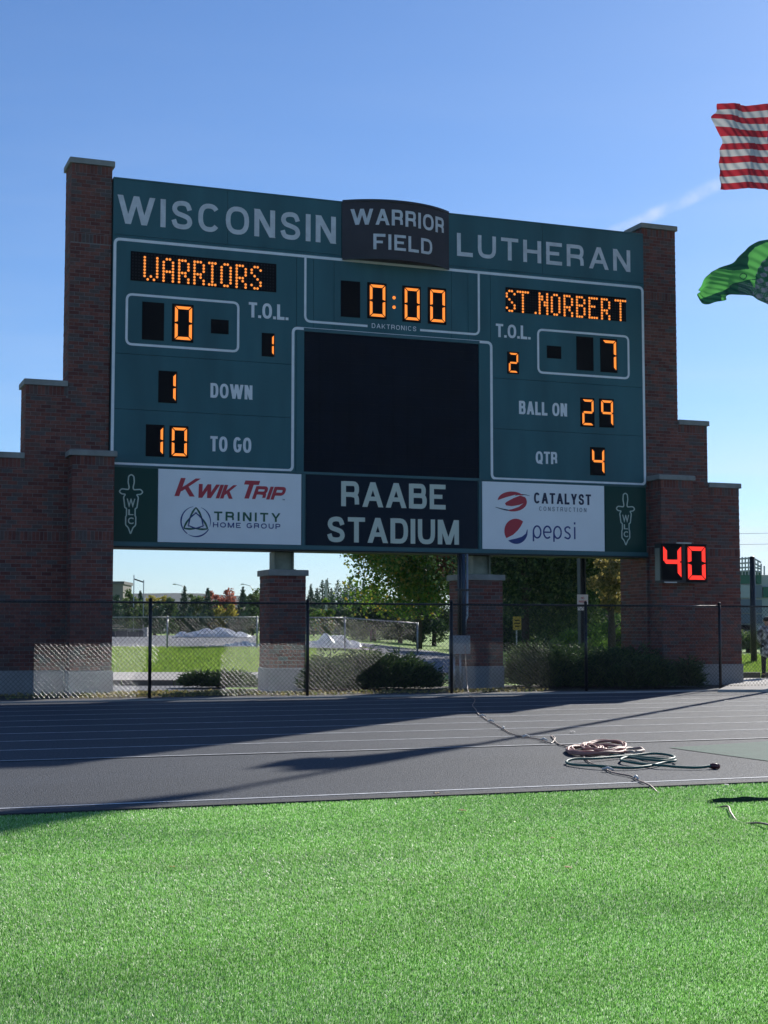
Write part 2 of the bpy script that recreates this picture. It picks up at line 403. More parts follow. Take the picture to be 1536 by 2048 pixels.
YT = 33.45; YP = 32.85; YB = 33.37
def Z(px, py, Y=YT): return float(pl(px, py, Y)[2])
def X(px, Y=YT): return float(pl(px, 1000, Y)[0])
BASE = .54
def pylon(side):
    if side == 'L':
        t0, t1 = float(pl(143.5, 330, YT)[0]), float(pl(225.5, 330, YT)[0])
        e1 = float(pl(51.5, 800, YT)[0]); e2 = e1-(t0-e1); e3 = e2-.9
        zt = Z(185, 330); zs1 = Z(90, 771); zs2 = Z(20, 916)
        p0, p1 = float(pl(144, 1000, YP)[0]), float(pl(228.5, 1000, YP)[0])
        steps = [(e1, t0, zs1), (e2, e1, zs2)]
        lab = 'stepped red brick tower holding up the left end of the scoreboard'
        pyb = YT+.9
    else:
        t0, t1 = float(pl(1284, 480, YT)[0]), float(pl(1350.5, 480, YT)[0])
        e1 = float(pl(1415, 900, YT)[0]); e2 = float(pl(1478.5, 1000, YT)[0])
        zt = Z(1315, 459); zs1 = Z(1390, 851); zs2 = Z(1450, 976)
        p0, p1 = float(pl(1322, 1000, YP)[0]), float(pl(1387, 1000, YP)[0])
        steps = [(t1, e1, zs1), (e1, e2, zs2)]
        lab = 'stepped red brick tower holding up the right end, with the red play clock on it'
        pyb = YP+2.1
    zp = Z(190, 912, YP) if side == 'L' else Z(1350, 960, YP)
    root = empty('brick_tower', ((t0+t1)/2, YT, 0), lab, 'brick tower', 'stepped brick towers at the ends of the scoreboard')
    mb = [Z(150, 1083), Z(150, 1063)] if side == 'L' else [Z(1440, 1113), Z(1440, 1094)]
    xs0 = min(s[0] for s in steps+[(t0, t1, 0)]); xs1 = max(s[1] for s in steps+[(t0, t1, 0)])
    SH = .205
    def front(z):
        segs = []
        if z < zt: segs.append([t0, t1])
        for a, b, zz in steps:
            if z < zz: segs.append([a, b])
        segs.sort(); m = [segs[0]] if segs else []
        for s in segs[1:]:
            if s[0] <= m[-1][1]+1e-3: m[-1][1] = s[1]
            else: m.append(s)
        if z < zp-.02:
            r = []
            for a, b in m:
                if b <= p0 or a >= p1: r.append((a, b)); continue
                if a < p0-.02: r.append((a, p0))
                if b > p1+.02: r.append((p1, b))
            return r
        return m
    sol = [(t0, t1, zt-SH, zt)]
    for a, b, zz in steps: sol.append((a, b, zz-SH, zz))
    tb = Z(190, 487) if side == 'L' else Z(1310, 600); sol.append((t0, t1, tb, tb+SH))
    for a, b in front(mb[0]): sol.append((a, b, mb[0], mb[0]+SH))
    faces = [(lay(front, BASE, zt, sol), 'f', YT)]
    # pier
    psol = [(p0, p1, zp-SH, zp), (p0, p1, mb[0], mb[0]+SH)]
    faces.append((lay(lambda z: [(p0, p1)], BASE, zp, psol), 'f', YP))
    def side_face(x, y0, y1, z0, z1, kind, bands):
        s = [(y0, y1, q, q+SH) for q in bands if z0 <= q < z1]
        faces.append((lay(lambda z: [(y0, y1)], z0, z1, s), kind, x))
    y0s = .055
    side_face(p0, YP+y0s, pyb, BASE, zp, 'l', [zp-SH, mb[0]])
    side_face(p1, YP+y0s, YT-.01, BASE, zp, 'r', [zp-SH, mb[0]])
    TD = .8
    zl = zs1+.14 if side == 'L' else zp
    side_face(t0, YT+y0s, YT+TD, (zl if side == 'L' else BASE), zt, 'l', [zt-SH, tb])
    side_face(t1, YT+y0s, YT+TD, (BASE if side == 'L' else zs1+.14), zt, 'r', [zt-SH, tb])
    if side == 'L':
        side_face(e1, YT+y0s, YT+TD, zs2+.14, zs1, 'l', [zs1-SH]); side_face(e2, YT+y0s, YT+TD, BASE, zs2, 'l', [zs2-SH, mb[0]])
    else:
        side_face(e1, YT+y0s, YT+TD, zs2+.14, zs1, 'r', [zs1-SH]); side_face(e2, YT+y0s, YT+TD, BASE, zs2, 'r', [zs2-SH, mb[0]])
    # mortar core
    r = .007; b = B()
    b.box(t0+r, t1-r, YT+r, YT+TD-r, BASE, zt)
    for a, c, zz in steps: b.box((a+r if a in (e1, e2) and side == 'L' else a-r+.0), (c-r if side == 'R' else c+r), YT+r+.0003, YT+TD-r-.001, BASE, zz)
    b.box(p0+r, p1-r, YP+r, pyb-r, BASE, zp)
    b.build('mortar', m_mort, root)
    # foundation
    b = B(); b.bbox(xs0-.02, xs1+.02, YT-.02, YT+TD+.02, -.1, BASE-.001, .008)
    b.bbox(p0-.025, p1+.025, YP-.025, pyb+.03, -.1, BASE-.003, .008); b.build('foundation', m_found, root)
    ch = .13; ov = .05
    B().bbox(t0-ov, t1+ov, YT-ov, YT+TD+ov, zt+.002, zt+ch, .012).build('coping_stone', m_cap, root)
    for a, c, zz in steps:
        if side == 'L': B().bbox(a-ov, c-.004, YT-ov, YT+TD+ov, zz+.002, zz+ch, .012).build('coping_stone', m_cap, root)
        else: B().bbox(a+.004, c+ov, YT-ov, YT+TD+ov, zz+.002, zz+ch, .012).build('coping_stone', m_cap, root)
    if side == 'L': B().bbox(p0-ov*1.6, p1+ov, YP-ov, YT-.004, zp+.002, zp+ch, .02).build('coping_stone', m_cap, root)
    else: B().bbox(p0-ov*1.6, p1+ov, YP-ov, YT-.004, zp+.002, zp+ch, .02).build('coping_stone', m_cap, root)
    masonry(root, faces)
    return t0, t1
LT = pylon('L'); RT = pylon('R')

def pillar(xa, xb, zc0, zc1, lab):
    Yf = 33.6; x0, x1 = float(pl(xa, 1250, Yf)[0]), float(pl(xb, 1250, Yf)[0]); xm = (x0+x1)/2
    dpt = .85; zt = Z(xa, zc0, Yf)
    root = empty('brick_pillar', (xm, Yf, 0), lab, 'brick pillar', 'brick pillars under the scoreboard')
    faces = [(lay(lambda z: [(x0, x1)], BASE, zt, []), 'f', Yf), (lay(lambda z: [(Yf+.055, Yf+dpt)], BASE, zt, []), 'l', x0),
             (lay(lambda z: [(Yf+.055, Yf+dpt)], BASE, zt, []), 'r', x1)]
    r = .007
    B().box(x0+r, x1-r, Yf+r, Yf+dpt-r, BASE, zt).build('mortar', m_mort, root)
    B().bbox(x0-.02, x1+.02, Yf-.02, Yf+dpt+.02, -.1, BASE-.002, .008).build('foundation', m_found, root)
    B().bbox(x0-.05, x1+.05, Yf-.05, Yf+dpt+.05, zt+.002, zt+.14, .012).build('coping_stone', m_cap, root)
    masonry(root, faces)
    return x0, x1, Yf, zt+.14
P1 = pillar(539, 612, 1151, 0, 'red brick pillar left of the junipers under the scoreboard')
P2 = pillar(926, 1006, 1160, 0, 'red brick pillar with conduits and grey box on its left side')

# ------------------------------------------------------------------ scoreboard
m_teal = mat('board_green', (.045, .150, .172), .6, spec=.3, var=.28, vscale=1.6, bump=.06, bscale=2.5, detail=8, vst=(1, 1, .22))
m_tealtrim = mat('board_trim', (.028, .12, .14), .5, var=.15, vscale=2)
m_white = mat('white_vinyl', (.88, .88, .88), .6, var=.12, vscale=5)
m_grey = mat('grey_vinyl', (.72, .73, .74), .6, var=.22, vscale=5)
m_black = mat('black_face', (.004, .004, .006), .6, spec=.12, var=.3, vscale=9)
m_led = mat('led_screen', (.004, .008, .018), .6, spec=.15, var=.3, vscale=2)
m_amber = mat('amber_led', (.3, .1, .01), .5, emit=(1.0, .27, .035), es=1.0)
m_red = mat('red_led', (.3, .01, .01), .5, emit=(1.0, .035, .02), es=1.15)
m_steel = mat('painted_steel', (.24, .27, .20), .55, var=.3, vscale=3, bump=.1)
m_post = mat('post_paint', (.30, .33, .26), .6, var=.45, vscale=2.5, col2=(.10, .13, .10), detail=7)
def Bd(px, py, Y=YB):
    p = pl(px, py, Y); return float(p[0]), float(p[2])
bx0 = LT[1]+.012; bx1 = RT[0]-.012
zB = Bd(228, 1086)[1]; zT = Bd(300, 364)[1]
sb = empty('scoreboard', ((bx0+bx1)/2, YB, 0), 'big dark green football scoreboard with lit amber digits between brick towers', 'scoreboard')
LY = .004
def layer(pts, Y, name, m, par, th=.003):      # flat print as a thin solid; pts are (x,z)
    n = len(pts); A = sum(pts[i][0]*pts[(i+1) % n][1]-pts[(i+1) % n][0]*pts[i][1] for i in range(n))
    if A < 0: pts = pts[::-1]
    V = [(x, Y-th, z) for x, z in pts]+[(x, Y, z) for x, z in pts]
    F = [tuple(range(n))]+[(i+n, (i+1) % n+n, (i+1) % n, i) for i in range(n)]
    return mesh(name, V, F, m, par)
def rect(px0, py0, px1, py1, Y=YB):
    x0, z1 = Bd(px0, py0, Y); x1, z0 = Bd(px1, py1, Y); return x0, x1, z0, z1
# body behind the face panels
B().box(bx0, bx1, YB+.05, YB+.78, zB+.03, zT-.03).build('cabinet', mat('board_back', (.012, .03, .03), .7), sb)
zm = Bd(400, 484)[1]           # seam between header and main face
zlow = Bd(400, 938)[1]         # seam between main face and adverts
def panel(x0, x1, z0, z1, m=None, name='face_panel', par=sb, d=.05):
    g = .004
    return B().bbox(x0+g, x1-g, YB, YB+d, z0+g, z1-g, .003).build(name, m or m_teal, par)
xa, xb, xc = Bd(592, 800)[0], Bd(982, 800)[0], Bd(608.5, 800)[0]; xd = Bd(958, 800)[0]
hx = [bx0, Bd(455, 430)[0], Bd(683, 450)[0], Bd(897, 450)[0], Bd(1085, 500)[0], bx1]
hp = [panel(hx[i], hx[i+1], zm, zT, name='header_panel') for i in range(5)]
zr = [zm, Bd(400, 717)[1], Bd(400, 826)[1], zlow]
lp = [panel(bx0, xa, zr[i+1], zr[i]) for i in range(3)]
rp = [panel(xb, bx1, zr[i+1], zr[i]) for i in range(3)]
zs = Bd(610, 660)[1]           # top of the video screen bay
cx = [xa, Bd(627, 600)[0], Bd(668, 600)[0], Bd(903, 600)[0], Bd(936, 600)[0], xb]
cp = [panel(cx[i], cx[i+1], zs, zm) for i in range(5)]
panel(xa, xc, zlow, zs); panel(xd, xb, zlow, zs)
sx0, sx1, sz0, sz1 = rect(610, 667, 957.8, 957.5)
zscr = Bd(610, 943)[1]
B().bbox(xc+.006, xd-.006, YB+.012, YB+.05, zscr, zs-.01, .003).build('video_screen', m_led, sb)
b = B(); k = 14
for i in range(1, k): zz = zscr+(zs-zscr)*i/k; b.box(xc+.012, xd-.012, YB+.006, YB+.0125, zz-.004, zz+.004)
for i in range(1, 12): xx = xc+(xd-xc)*i/12; b.box(xx-.003, xx+.003, YB+.0075, YB+.0127, zscr+.01, zs-.02)
props(b.build('screen_seam', mat('screen_seam', (.010, .013, .018), .6, spec=.15), sb), kind='stuff')
B().box(xc-.02, xd+.02, YB-.012, YB+.012, zs-.03, zs+.05).build('screen_frame', m_tealtrim, sb)
B().box(xc, xd, YB-.01, YB+.011, zlow-.02, zscr-.003).build('screen_frame', m_tealtrim, sb)
B().box(bx0, bx1, YB-.02, YB+.02, zB-.06, zB+.035).build('bottom_rail', m_tealtrim, sb)
B().box(bx0, bx1, YB-.015, YB+.78, zB-.10, zB-.062).build('soffit', mat('soffit', (.015, .02, .02), .7), sb)
B().box(bx0, bx1, YB-.012, YB+.79, zT-.003, zT+.03).build('top_flashing', m_tealtrim, sb)
for q in (Bd(606, 1000), Bd(960, 1000)):
    B().box(q[0]-.03, q[0]+.03, YB-.012, YB+.05, zB+.036, zlow-.021).build('divider', m_tealtrim, sb)
B().box(bx0, bx1, YB-.009, YB-.0005, zlow-.0, zlow+.03).build('divider', m_tealtrim, sb)

def stroke(pts, wd, closed=False):
    n = len(pts); P = [np.array(p) for p in pts]; L = []; Rr = []
    for i in range(n):
        a = P[i-1] if (i or closed) else P[i]; c = P[(i+1) % n] if (i < n-1 or closed) else P[i]
        t1 = P[i]-a; t2 = c-P[i]
        t1 = t1/np.linalg.norm(t1) if np.linalg.norm(t1) > 1e-9 else t2/np.linalg.norm(t2)
        t2 = t2/np.linalg.norm(t2) if np.linalg.norm(t2) > 1e-9 else t1
        t = t1+t2; t = t/np.linalg.norm(t); nn = np.array([-t[1], t[0]]); s = 1/max(.5, float(nn@np.array([-t1[1], t1[0]])))
        L.append(P[i]+nn*wd/2*s); Rr.append(P[i]-nn*wd/2*s)
    return L, Rr
def line(pts, wd, name, m, par, closed=False, Y=YB, th=.004, joined=None):
    L, Rr = stroke(pts, wd, closed); n = len(L); V = []; F = []
    for i in range(n): V += [(L[i][0], Y-th, L[i][1]), (Rr[i][0], Y-th, Rr[i][1]), (L[i][0], Y, L[i][1]), (Rr[i][0], Y, Rr[i][1])]
    for i in range(n if closed else n-1):
        a = 4*i; c = 4*((i+1) % n)
        F += [(a, a+1, c+1, c), (a+2, a, c, c+2), (a+1, a+3, c+3, c+1)]
    if joined is not None: joined.add(V, F); return
    return mesh(name, V, F, m, par)
def rounded(pts, r, closed=False):
    """pts [(x,z)], rounds interior corners"""
    P = [np.array(p, float) for p in pts]; n = len(P); o = []
    for i in range(n):
        if not closed and i in (0, n-1): o.append(P[i]); continue
        a, b, c = P[i-1], P[i], P[(i+1) % n]; u = a-b; v = c-b; ru = min(r, np.linalg.norm(u)/2, np.linalg.norm(v)/2)
        p = b+u/np.linalg.norm(u)*ru; q = b+v/np.linalg.norm(v)*ru
        for k in range(6):
            t = k/5; o.append((1-t)**2*p+2*t*(1-t)*b+t*t*q)
    return o
LW = .066
def zc(px, py): return Bd(px, py)[1]
xl = bx0+.05; xr = bx1-.045
ztop = Bd(400, 493)[1]; zbot = Bd(400, 937)[1]+.035; zlow2 = zbot
x585 = Bd(585.5, 800)[0]; x983 = Bd(983, 800)[0]; z655 = Bd(590, 656)[1]
YL = YB-.0005
line(rounded([(x585+.2, ztop), (xl, ztop), (xl, zbot+.01)], .12), LW, 'border_line', m_white, sb)
line(rounded([(xl-.03, zbot), (x585, zbot), (x585, z655), (x983, z655), (x983, zbot), (xr, zbot), (xr, ztop), (x585+.201, ztop)], .12), LW, 'border_line', m_white, sb)
xk0, xk1 = Bd(610.5, 600)[0], Bd(957.5, 600)[0]; zk = Bd(670, 647)[1]
line(rounded([(xk0, ztop-.034), (xk0, zk), (Bd(735, 650)[0], zk)], .14), .055, 'border_line', m_white, sb)
line(rounded([(Bd(840, 658)[0], zk), (xk1, zk), (xk1, ztop-.034)], .14), .055, 'border_line', m_white, sb)
a = rect(254, 588, 476, 703); line(rounded([(a[0], a[3]), (a[1], a[3]), (a[1], a[2]), (a[0], a[2])], .13, True), .055, 'border_line', m_white, sb, True)
a = rect(1076, 659, 1257.5, 757); line(rounded([(a[0], a[3]), (a[1], a[3]), (a[1], a[2]), (a[0], a[2])], .13, True), .055, 'border_line', m_white, sb, True)


GW = dict(W=1.36, I=.2, S=.80, C=.84, O=.90, N=.80, L=.68, U=.80, T=.76, H=.80, E=.72, R=.80, A=.90, F=.68, D=.80, B=.80, G=.88, Q=.90, K=.84, M=.98, P=.76, Y=.84)
GW['.'] = .2; GW[' '] = .34
def glyph(ch):
    """centre lines in a 0..1 box: ('s', pts, closed) stroke, ('d', x0,z0,x1,z1) slanted bar with level ends"""
    def ov(a0, a1, n=22): return [(.5+.5*math.copysign(abs(math.cos(R(a)))**.82, math.cos(R(a))), .5+.5*math.copysign(abs(math.sin(R(a)))**.82, math.sin(R(a)))) for a in np.linspace(a0, a1, n)]
    def rd(p, r=.3): return [tuple(q) for q in rounded(p, r)]
    S, Dg = 's', 'd'
    G_ = {'I': [(S, [(.5, 0), (.5, 1)])], 'L': [(S, [(0, 1), (0, 0), (1, 0)])], 'T': [(S, [(0, 1), (1, 1)]), (S, [(.5, 1), (.5, 0)])],
     'H': [(S, [(0, 0), (0, 1)]), (S, [(1, 0), (1, 1)]), (S, [(0, .5), (1, .5)])], 'E': [(S, [(1, 1), (0, 1), (0, 0), (1, 0)]), (S, [(0, .51), (.92, .51)])],
     'F': [(S, [(1, 1), (0, 1), (0, 0)]), (S, [(0, .48), (.88, .48)])], 'O': [(S, ov(0, 345, 24), True)], 'C': [(S, ov(38, 322))],
     'G': [(S, ov(42, 318)+[(1, .44), (.56, .44)])], 'Q': [(S, ov(0, 345, 24), True), (Dg, .98, -.04, .62, .30)],
     'U': [(S, rd([(0, 1), (0, 0), (1, 0), (1, 1)], .42))], 'D': [(S, [(0, 0), (0, 1)]), (S, rd([(0, 1), (1, 1), (1, 0), (0, 0)], .46))],
     'P': [(S, [(0, 0), (0, 1)]), (S, rd([(0, 1), (1, 1), (1, .42), (0, .42)], .3))],
     'R': [(S, [(0, 0), (0, 1)]), (S, rd([(0, 1), (.96, 1), (.96, .47), (0, .47)], .3)), (S, rd([(.55, .47), (.95, .42), (.97, 0)], .2))],
     'B': [(S, [(0, 0), (0, 1)]), (S, rd([(0, 1), (.93, 1), (.93, .53), (0, .53)], .25)), (S, rd([(.3, .53), (1, .53), (1, 0), (0, 0)], .27))],
     'S': [(S, [tuple(p[:2]) for p in smooth_path([(x, z, 0) for x, z in ((.97, .72), (.82, .95), (.5, 1), (.16, .93), (.05, .74), (.2, .57), (.55, .49), (.88, .39), (.98, .2), (.82, .04), (.48, 0), (.14, .06), (0, .28))], 3)])],
     'A': [(Dg, 0, 0, .5, 1), (Dg, 1, 0, .5, 1), (S, [(.2, .30), (.8, .30)])], 'W': [(Dg, 0, 1, .25, 0), (Dg, .25, 0, .5, 1), (Dg, .5, 1, .75, 0), (Dg, .75, 0, 1, 1)],
     'N': [(S, [(0, 0), (0, 1)]), (S, [(1, 0), (1, 1)]), (Dg, 0, 1, 1, 0)], 'M': [(S, [(0, 0), (0, 1)]), (S, [(1, 0), (1, 1)]), (Dg, .02, 1, .5, 0), (Dg, .98, 1, .5, 0)],
     'K': [(S, [(0, 0), (0, 1)]), (Dg, .05, .28, .96, 1), (Dg, .98, 0, .34, .56)], 'Y': [(Dg, 0, 1, .5, .40), (Dg, 1, 1, .5, .40), (S, [(.5, .46), (.5, 0)])],
     '.': [(S, [(.5, -.11), (.5, .11)])]}
    return G_.get(ch, [])
def letters(s, x0, x1, z0, z1, Y, t, space=.22, shear=0., bend=None, vt=None):
    """block lettering built from bars; t is the bar width as a fraction of the height"""
    h = z1-z0; adv = [GW[c] for c in s]; tot = sum(adv)+space*(len(s)-1); k = (x1-x0-abs(shear)*h)/tot; wt = t*h*(vt or 1); ht = t*h*.86; b = B(); x = x0; li = 0
    for c, a in zip(s, adv):
        wl = a*k
        if c in 'I.': xo, ww = x+wl/2, 0
        else: xo, ww = x+wt/2, wl-wt
        zo, hh = z0+ht/2, h-ht
        for g in glyph(c):
            li += 1; Yl = Y-.0003*(li % 9)
            if g[0] == 's':
                pts = []
                for (u, v) in g[1]: pts.append((xo+(u*ww if c not in 'I.' else 0), zo+v*hh))
                closed = len(g) > 2
                if not closed:        # flush stem ends with the cap height
                    for e, f_ in ((0, 1), (-1, -2)):
                        p, q = pts[e], pts[f_]
                        if abs(p[0]-q[0]) < 1e-6 and c != '.' : 
                            if abs(g[1][e][1]) < .001: pts[e] = (p[0], z0)
                            elif abs(g[1][e][1]-1) < .001: pts[e] = (p[0], z1)
                        if abs(p[1]-q[1]) < 1e-6 and (g[1][e][0] in (0, 1)) and c in 'TELF': pts[e] = (p[0]+(wt/2 if g[1][e][0] == 1 else (-wt/2)), p[1])
                horiz = len(pts) == 2 and abs(pts[0][1]-pts[1][1]) < 1e-6
                line(pts, ht if horiz else (wt+ht)/2 if len(pts) > 3 else wt, '', None, None, closed, Y=Yl, th=.004, joined=b)
            else:
                _, ax, az, bx_, bz_ = g
                A_ = (xo+ax*ww, z0+az*h); Bp = (xo+bx_*ww, z0+bz_*h); w2 = wt*.54
                if c == 'N': w2 = wt*.62
                L4 = [(A_[0]-w2, A_[1]), (A_[0]+w2, A_[1]), (Bp[0]+w2, Bp[1]), (Bp[0]-w2, Bp[1])]
                b.add([(p[0], Yl-.004, p[1]) for p in L4], [(0, 1, 2, 3)])
        x += wl+space*k
    V = np.array(b.V)
    if shear: V[:, 0] += (V[:, 2]-z0)*shear
    return V, b.F
def text_geo(s, bold=.0, space=1.0):
    cu = bpy.data.curves.new('t', 'FONT'); cu.body = s; cu.size = 1; cu.offset = bold; cu.space_character = space; cu.resolution_u = 5
    cu.fill_mode = 'FRONT'
    o = bpy.data.objects.new('t', cu); COL.objects.link(o); bpy.context.view_layer.update()
    dg = bpy.context.evaluated_depsgraph_get(); me = o.evaluated_get(dg).to_mesh()
    V = np.array([v.co[:] for v in me.vertices]); F = [tuple(p.vertices) for p in me.polygons]
    o.evaluated_get(dg).to_mesh_clear(); bpy.data.objects.remove(o); bpy.data.curves.remove(cu)
    return V, F
def text(s, px0, py0, px1, py1, m, par, Y=YB, bold=.0, space=1.0, shear=0., lift=.006, name='lettering', bend=None, desc=False, joined=None, tk=.20, sp=.13):
    x0, z1 = Bd(px0, py0, Y); x1, z0 = Bd(px1, py1, Y)
    if all(c in GW for c in s):
        P, F = letters(s, x0, x1, z0, z1, Y-.002, tk, sp, shear)
        if joined is not None: joined.add(P.tolist(), F); return
        return mesh(name, P, F, m, par)
    V, F = text_geo(s, bold, space)
    lo = V.min(0); hi = V.max(0)
    if shear: V[:, 0] += V[:, 1]*shear; lo = V.min(0); hi = V.max(0)
    u = (V[:, 0]-lo[0])/(hi[0]-lo[0]); v = (V[:, 1]-lo[1])/(hi[1]-lo[1])
    P = np.stack([x0+(x1-x0)*u, np.full(len(u), Y-lift), z0+(z1-z0)*v], 1)
    if bend: P = bend(P)
    if joined is not None: joined.add(P.tolist(), F); return
    return mesh(name, P, F, m, par)
text('WISCONSIN', 235.4, 389, 671.4, 488, m_grey, hp[0], tk=.182, sp=.20)
text('LUTHERAN', 913.7, 465.6, 1260.5, 544.4, m_grey, hp[3], tk=.182, sp=.22)
text('T.O.L.', 497.4, 604, 576, 640.5, m_white, lp[0], bold=.022)
text('DOWN', 421, 766, 504.6, 799.7, m_white, lp[1], bold=.022)
text('TO GO', 420.7, 872, 502.6, 906, m_white, lp[2], bold=.022)
text('T.O.L.', 991.4, 647, 1060.5, 679, m_white, rp[0], bold=.022)
text('BALL ON', 1037.8, 801.5, 1134, 833.3, m_white, rp[1], bold=.022)
text('QTR', 1071, 902.4, 1114.6, 928.8, m_white, rp[2], bold=.022)
text('DAKTRONICS', 743.5, 646.5, 832.4, 662.5, m_white, cp[2], tk=.14, sp=.30)

# curved name sign
m_brown = mat('sign_brown', (.048, .042, .050), .5, spec=.3, var=.3, vscale=1.5)
cxa, cxb = Bd(683.5, 450)[0], Bd(897, 450)[0]; czt = Bd(683.5, 405)[1]; czb = Bd(683.5, 517)[1]
bul = .46; half = (cxb-cxa)/2; rad = (half*half+bul*bul)/(2*bul); ccx = (cxa+cxb)/2; ccy = YB-bul+rad
def arc_y(x, extra=0.): return ccy-math.sqrt(max((rad+extra)**2-(x-ccx)**2, 0))
N = 28; xs = [cxa+(cxb-cxa)*i/N for i in range(N+1)]
V = []; F = []
for z in (czb, czt):
    for x in xs: V.append((x, arc_y(x)-.02, z))
for z in (czb, czt):
    for x in xs: V.append((x, YB-.001, z))
n = N+1
for i in range(N): F += [(i, i+1, n+i+1, n+i), (n+i, n+i+1, 3*n+i+1, 3*n+i), (i+1, i, 2*n+i, 2*n+i+1)]
F += [(0, n, 3*n, 2*n), (N, 2*n+N, 3*n+N, n+N)]
cs = mesh('curved_sign', V, F, m_brown, sb)
b = B()
for z0, z1 in ((czt-.005, czt+.05), (czb-.04, czb+.012)):
    V = []; F = []
    for x in xs: y = arc_y(x)-.045; V += [(x, y, z0), (x, y, z1), (x, y+.03, z0), (x, y+.03, z1)]
    for i in range(N): a = 4*i; F += [(a, a+4, a+5, a+1), (a+1, a+5, a+7, a+3), (a+2, a, a+4, a+6)[::-1]]
    b.add(V, F)
b.build('trim_band', mat('sign_trim', (.02, .02, .024), .5), cs)
def bend(P):
    Q = P.copy()
    for i in range(len(Q)): Q[i, 1] = arc_y(Q[i, 0])-.03
    return Q
def on_arc(px, py):
    # intersect pixel ray with the bulged surface (few fixed-point steps)
    Y = YB-.3
    for _ in range(8): p = pl(px, py, Y); Y = arc_y(float(np.clip(p[0], cxa, cxb)))-.03
    p = pl(px, py, Y); return float(p[0]), float(p[2])
def text_arc(s, p0, p1):
    x0, z1 = on_arc(*p0); x1, z0 = on_arc(*p1); V, F = letters(s, x0, x1, z0, z1, 0, .19, .16)
    bm = bmesh.new(); vs = [bm.verts.new(tuple(v)) for v in V]
    for f in F:
        try: bm.faces.new([vs[i] for i in f])
        except Exception: pass
    for k in range(1, 40):
        xx = x0+(x1-x0)*k/40
        bmesh.ops.bisect_plane(bm, geom=bm.verts[:]+bm.edges[:]+bm.faces[:], plane_co=(xx, 0, 0), plane_no=(1, 0, 0))
    P = [(v.co.x, arc_y(v.co.x)-.030+v.co.y, v.co.z) for v in bm.verts]; bm.verts.index_update()
    FF = [tuple(v.index for v in f.verts) for f in bm.faces]; bm.free()
    mesh('lettering', P, FF, m_grey, cs)
text_arc('WARRIOR', (701, 418.4), (888, 469)); text_arc('FIELD', (746.6, 467.7), (864.4, 510.5))

# digits
SEG = {'0': 'abcdef', '1': 'bc', '2': 'abged', '4': 'fgbc', '7': 'abc', '9': 'abcdfg'[:5]+'g', '': ''}
SEG['9'] = 'abcfg'
def digit(ch, px0, py0, px1, py1, par, m=None, Y=YB, inset=(.13, .06), thick=.13):
    m = m or m_amber
    x0, x1, z0, z1 = rect(px0, py0, px1, py1, Y)
    p = B().bbox(x0, x1, Y-.012, Y+.02, z0, z1, .003).build('digit_panel', m_black, par)
    if not ch: return p
    W_, H_ = x1-x0, z1-z0
    l, r = x0+W_*inset[0], x1-W_*inset[0]*.6; bt, tp = z0+H_*inset[1], z1-H_*inset[1]; t = W_*thick; md = (bt+tp)/2; g = .018
    def hseg(z, kind):
        a, c = l+g, r-g
        if kind == 'a': return [(a, z), (c, z), (c-t, z-t), (a+t, z-t)]
        if kind == 'd': return [(a+t, z+t), (c-t, z+t), (c, z), (a, z)]
        return [(a+.01, z), (a+t*.6, z+t/2), (c-t*.6, z+t/2), (c-.01, z), (c-t*.6, z-t/2), (a+t*.6, z-t/2)]
    def vseg(x, zlo, zhi, s, endlo, endhi):   # s=+1 body extends to the right of x
        return [(x, zlo+(0 if not endlo else 0)), (x, zhi), (x+s*t, zhi-(t if endhi else t*.3)), (x+s*t, zlo+(t if endlo else t*.3))]
    S = {'a': hseg(tp, 'a'), 'd': hseg(bt, 'd'), 'g': hseg(md, 'g'),
         'f': vseg(l, md+g, tp-g, 1, False, True), 'e': vseg(l, bt+g, md-g, 1, True, False),
         'b': vseg(r, md+g, tp-g, -1, False, True), 'c': vseg(r, bt+g, md-g, -1, True, False)}
    for c in SEG[ch]: layer(S[c], Y-.0125, 'segment', m, p, .006)
    return p
D = digit
D('', 284.6, 603, 327.4, 681.7, sb); D('0', 344.4, 607, 386.4, 685.7, sb); D('', 421.9, 638, 457, 668.8, sb)
D('1', 523.6, 665.5, 549, 714, sb); D('1', 317, 741, 353.7, 806.8, sb)
D('1', 291.9, 848.4, 328.2, 913.8, sb); D('0', 339, 851, 376, 916.6, sb)
D('', 681.6, 560.6, 720, 635.8, sb); D('0', 734.4, 564, 773, 639.3, sb); D('0', 804.4, 570.8, 841.5, 646, sb); D('0', 855.3, 574.3, 892.3, 650, sb)
D('2', 1014.2, 702.8, 1037.6, 748.5, sb); D('', 1093.5, 691, 1122.4, 718, sb)
D('', 1152.4, 672.3, 1187, 742, sb); D('7', 1200, 676, 1234.7, 746, sb)
D('2', 1160.4, 795, 1189, 854.6, sb); D('9', 1198, 796.8, 1228, 855.8, sb); D('4', 1179.8, 893.8, 1210.5, 951.3, sb)
def disc(x, z, r, n=8): return [(x+r*math.cos(2*math.pi*k/n), z+r*math.sin(2*math.pi*k/n)) for k in range(n)]
for py in (595.5, 614.5):
    x, z = Bd(788, py); layer(disc(x, z, .042, 10), YB-.001, 'colon_lamp', m_amber, sb, .008)
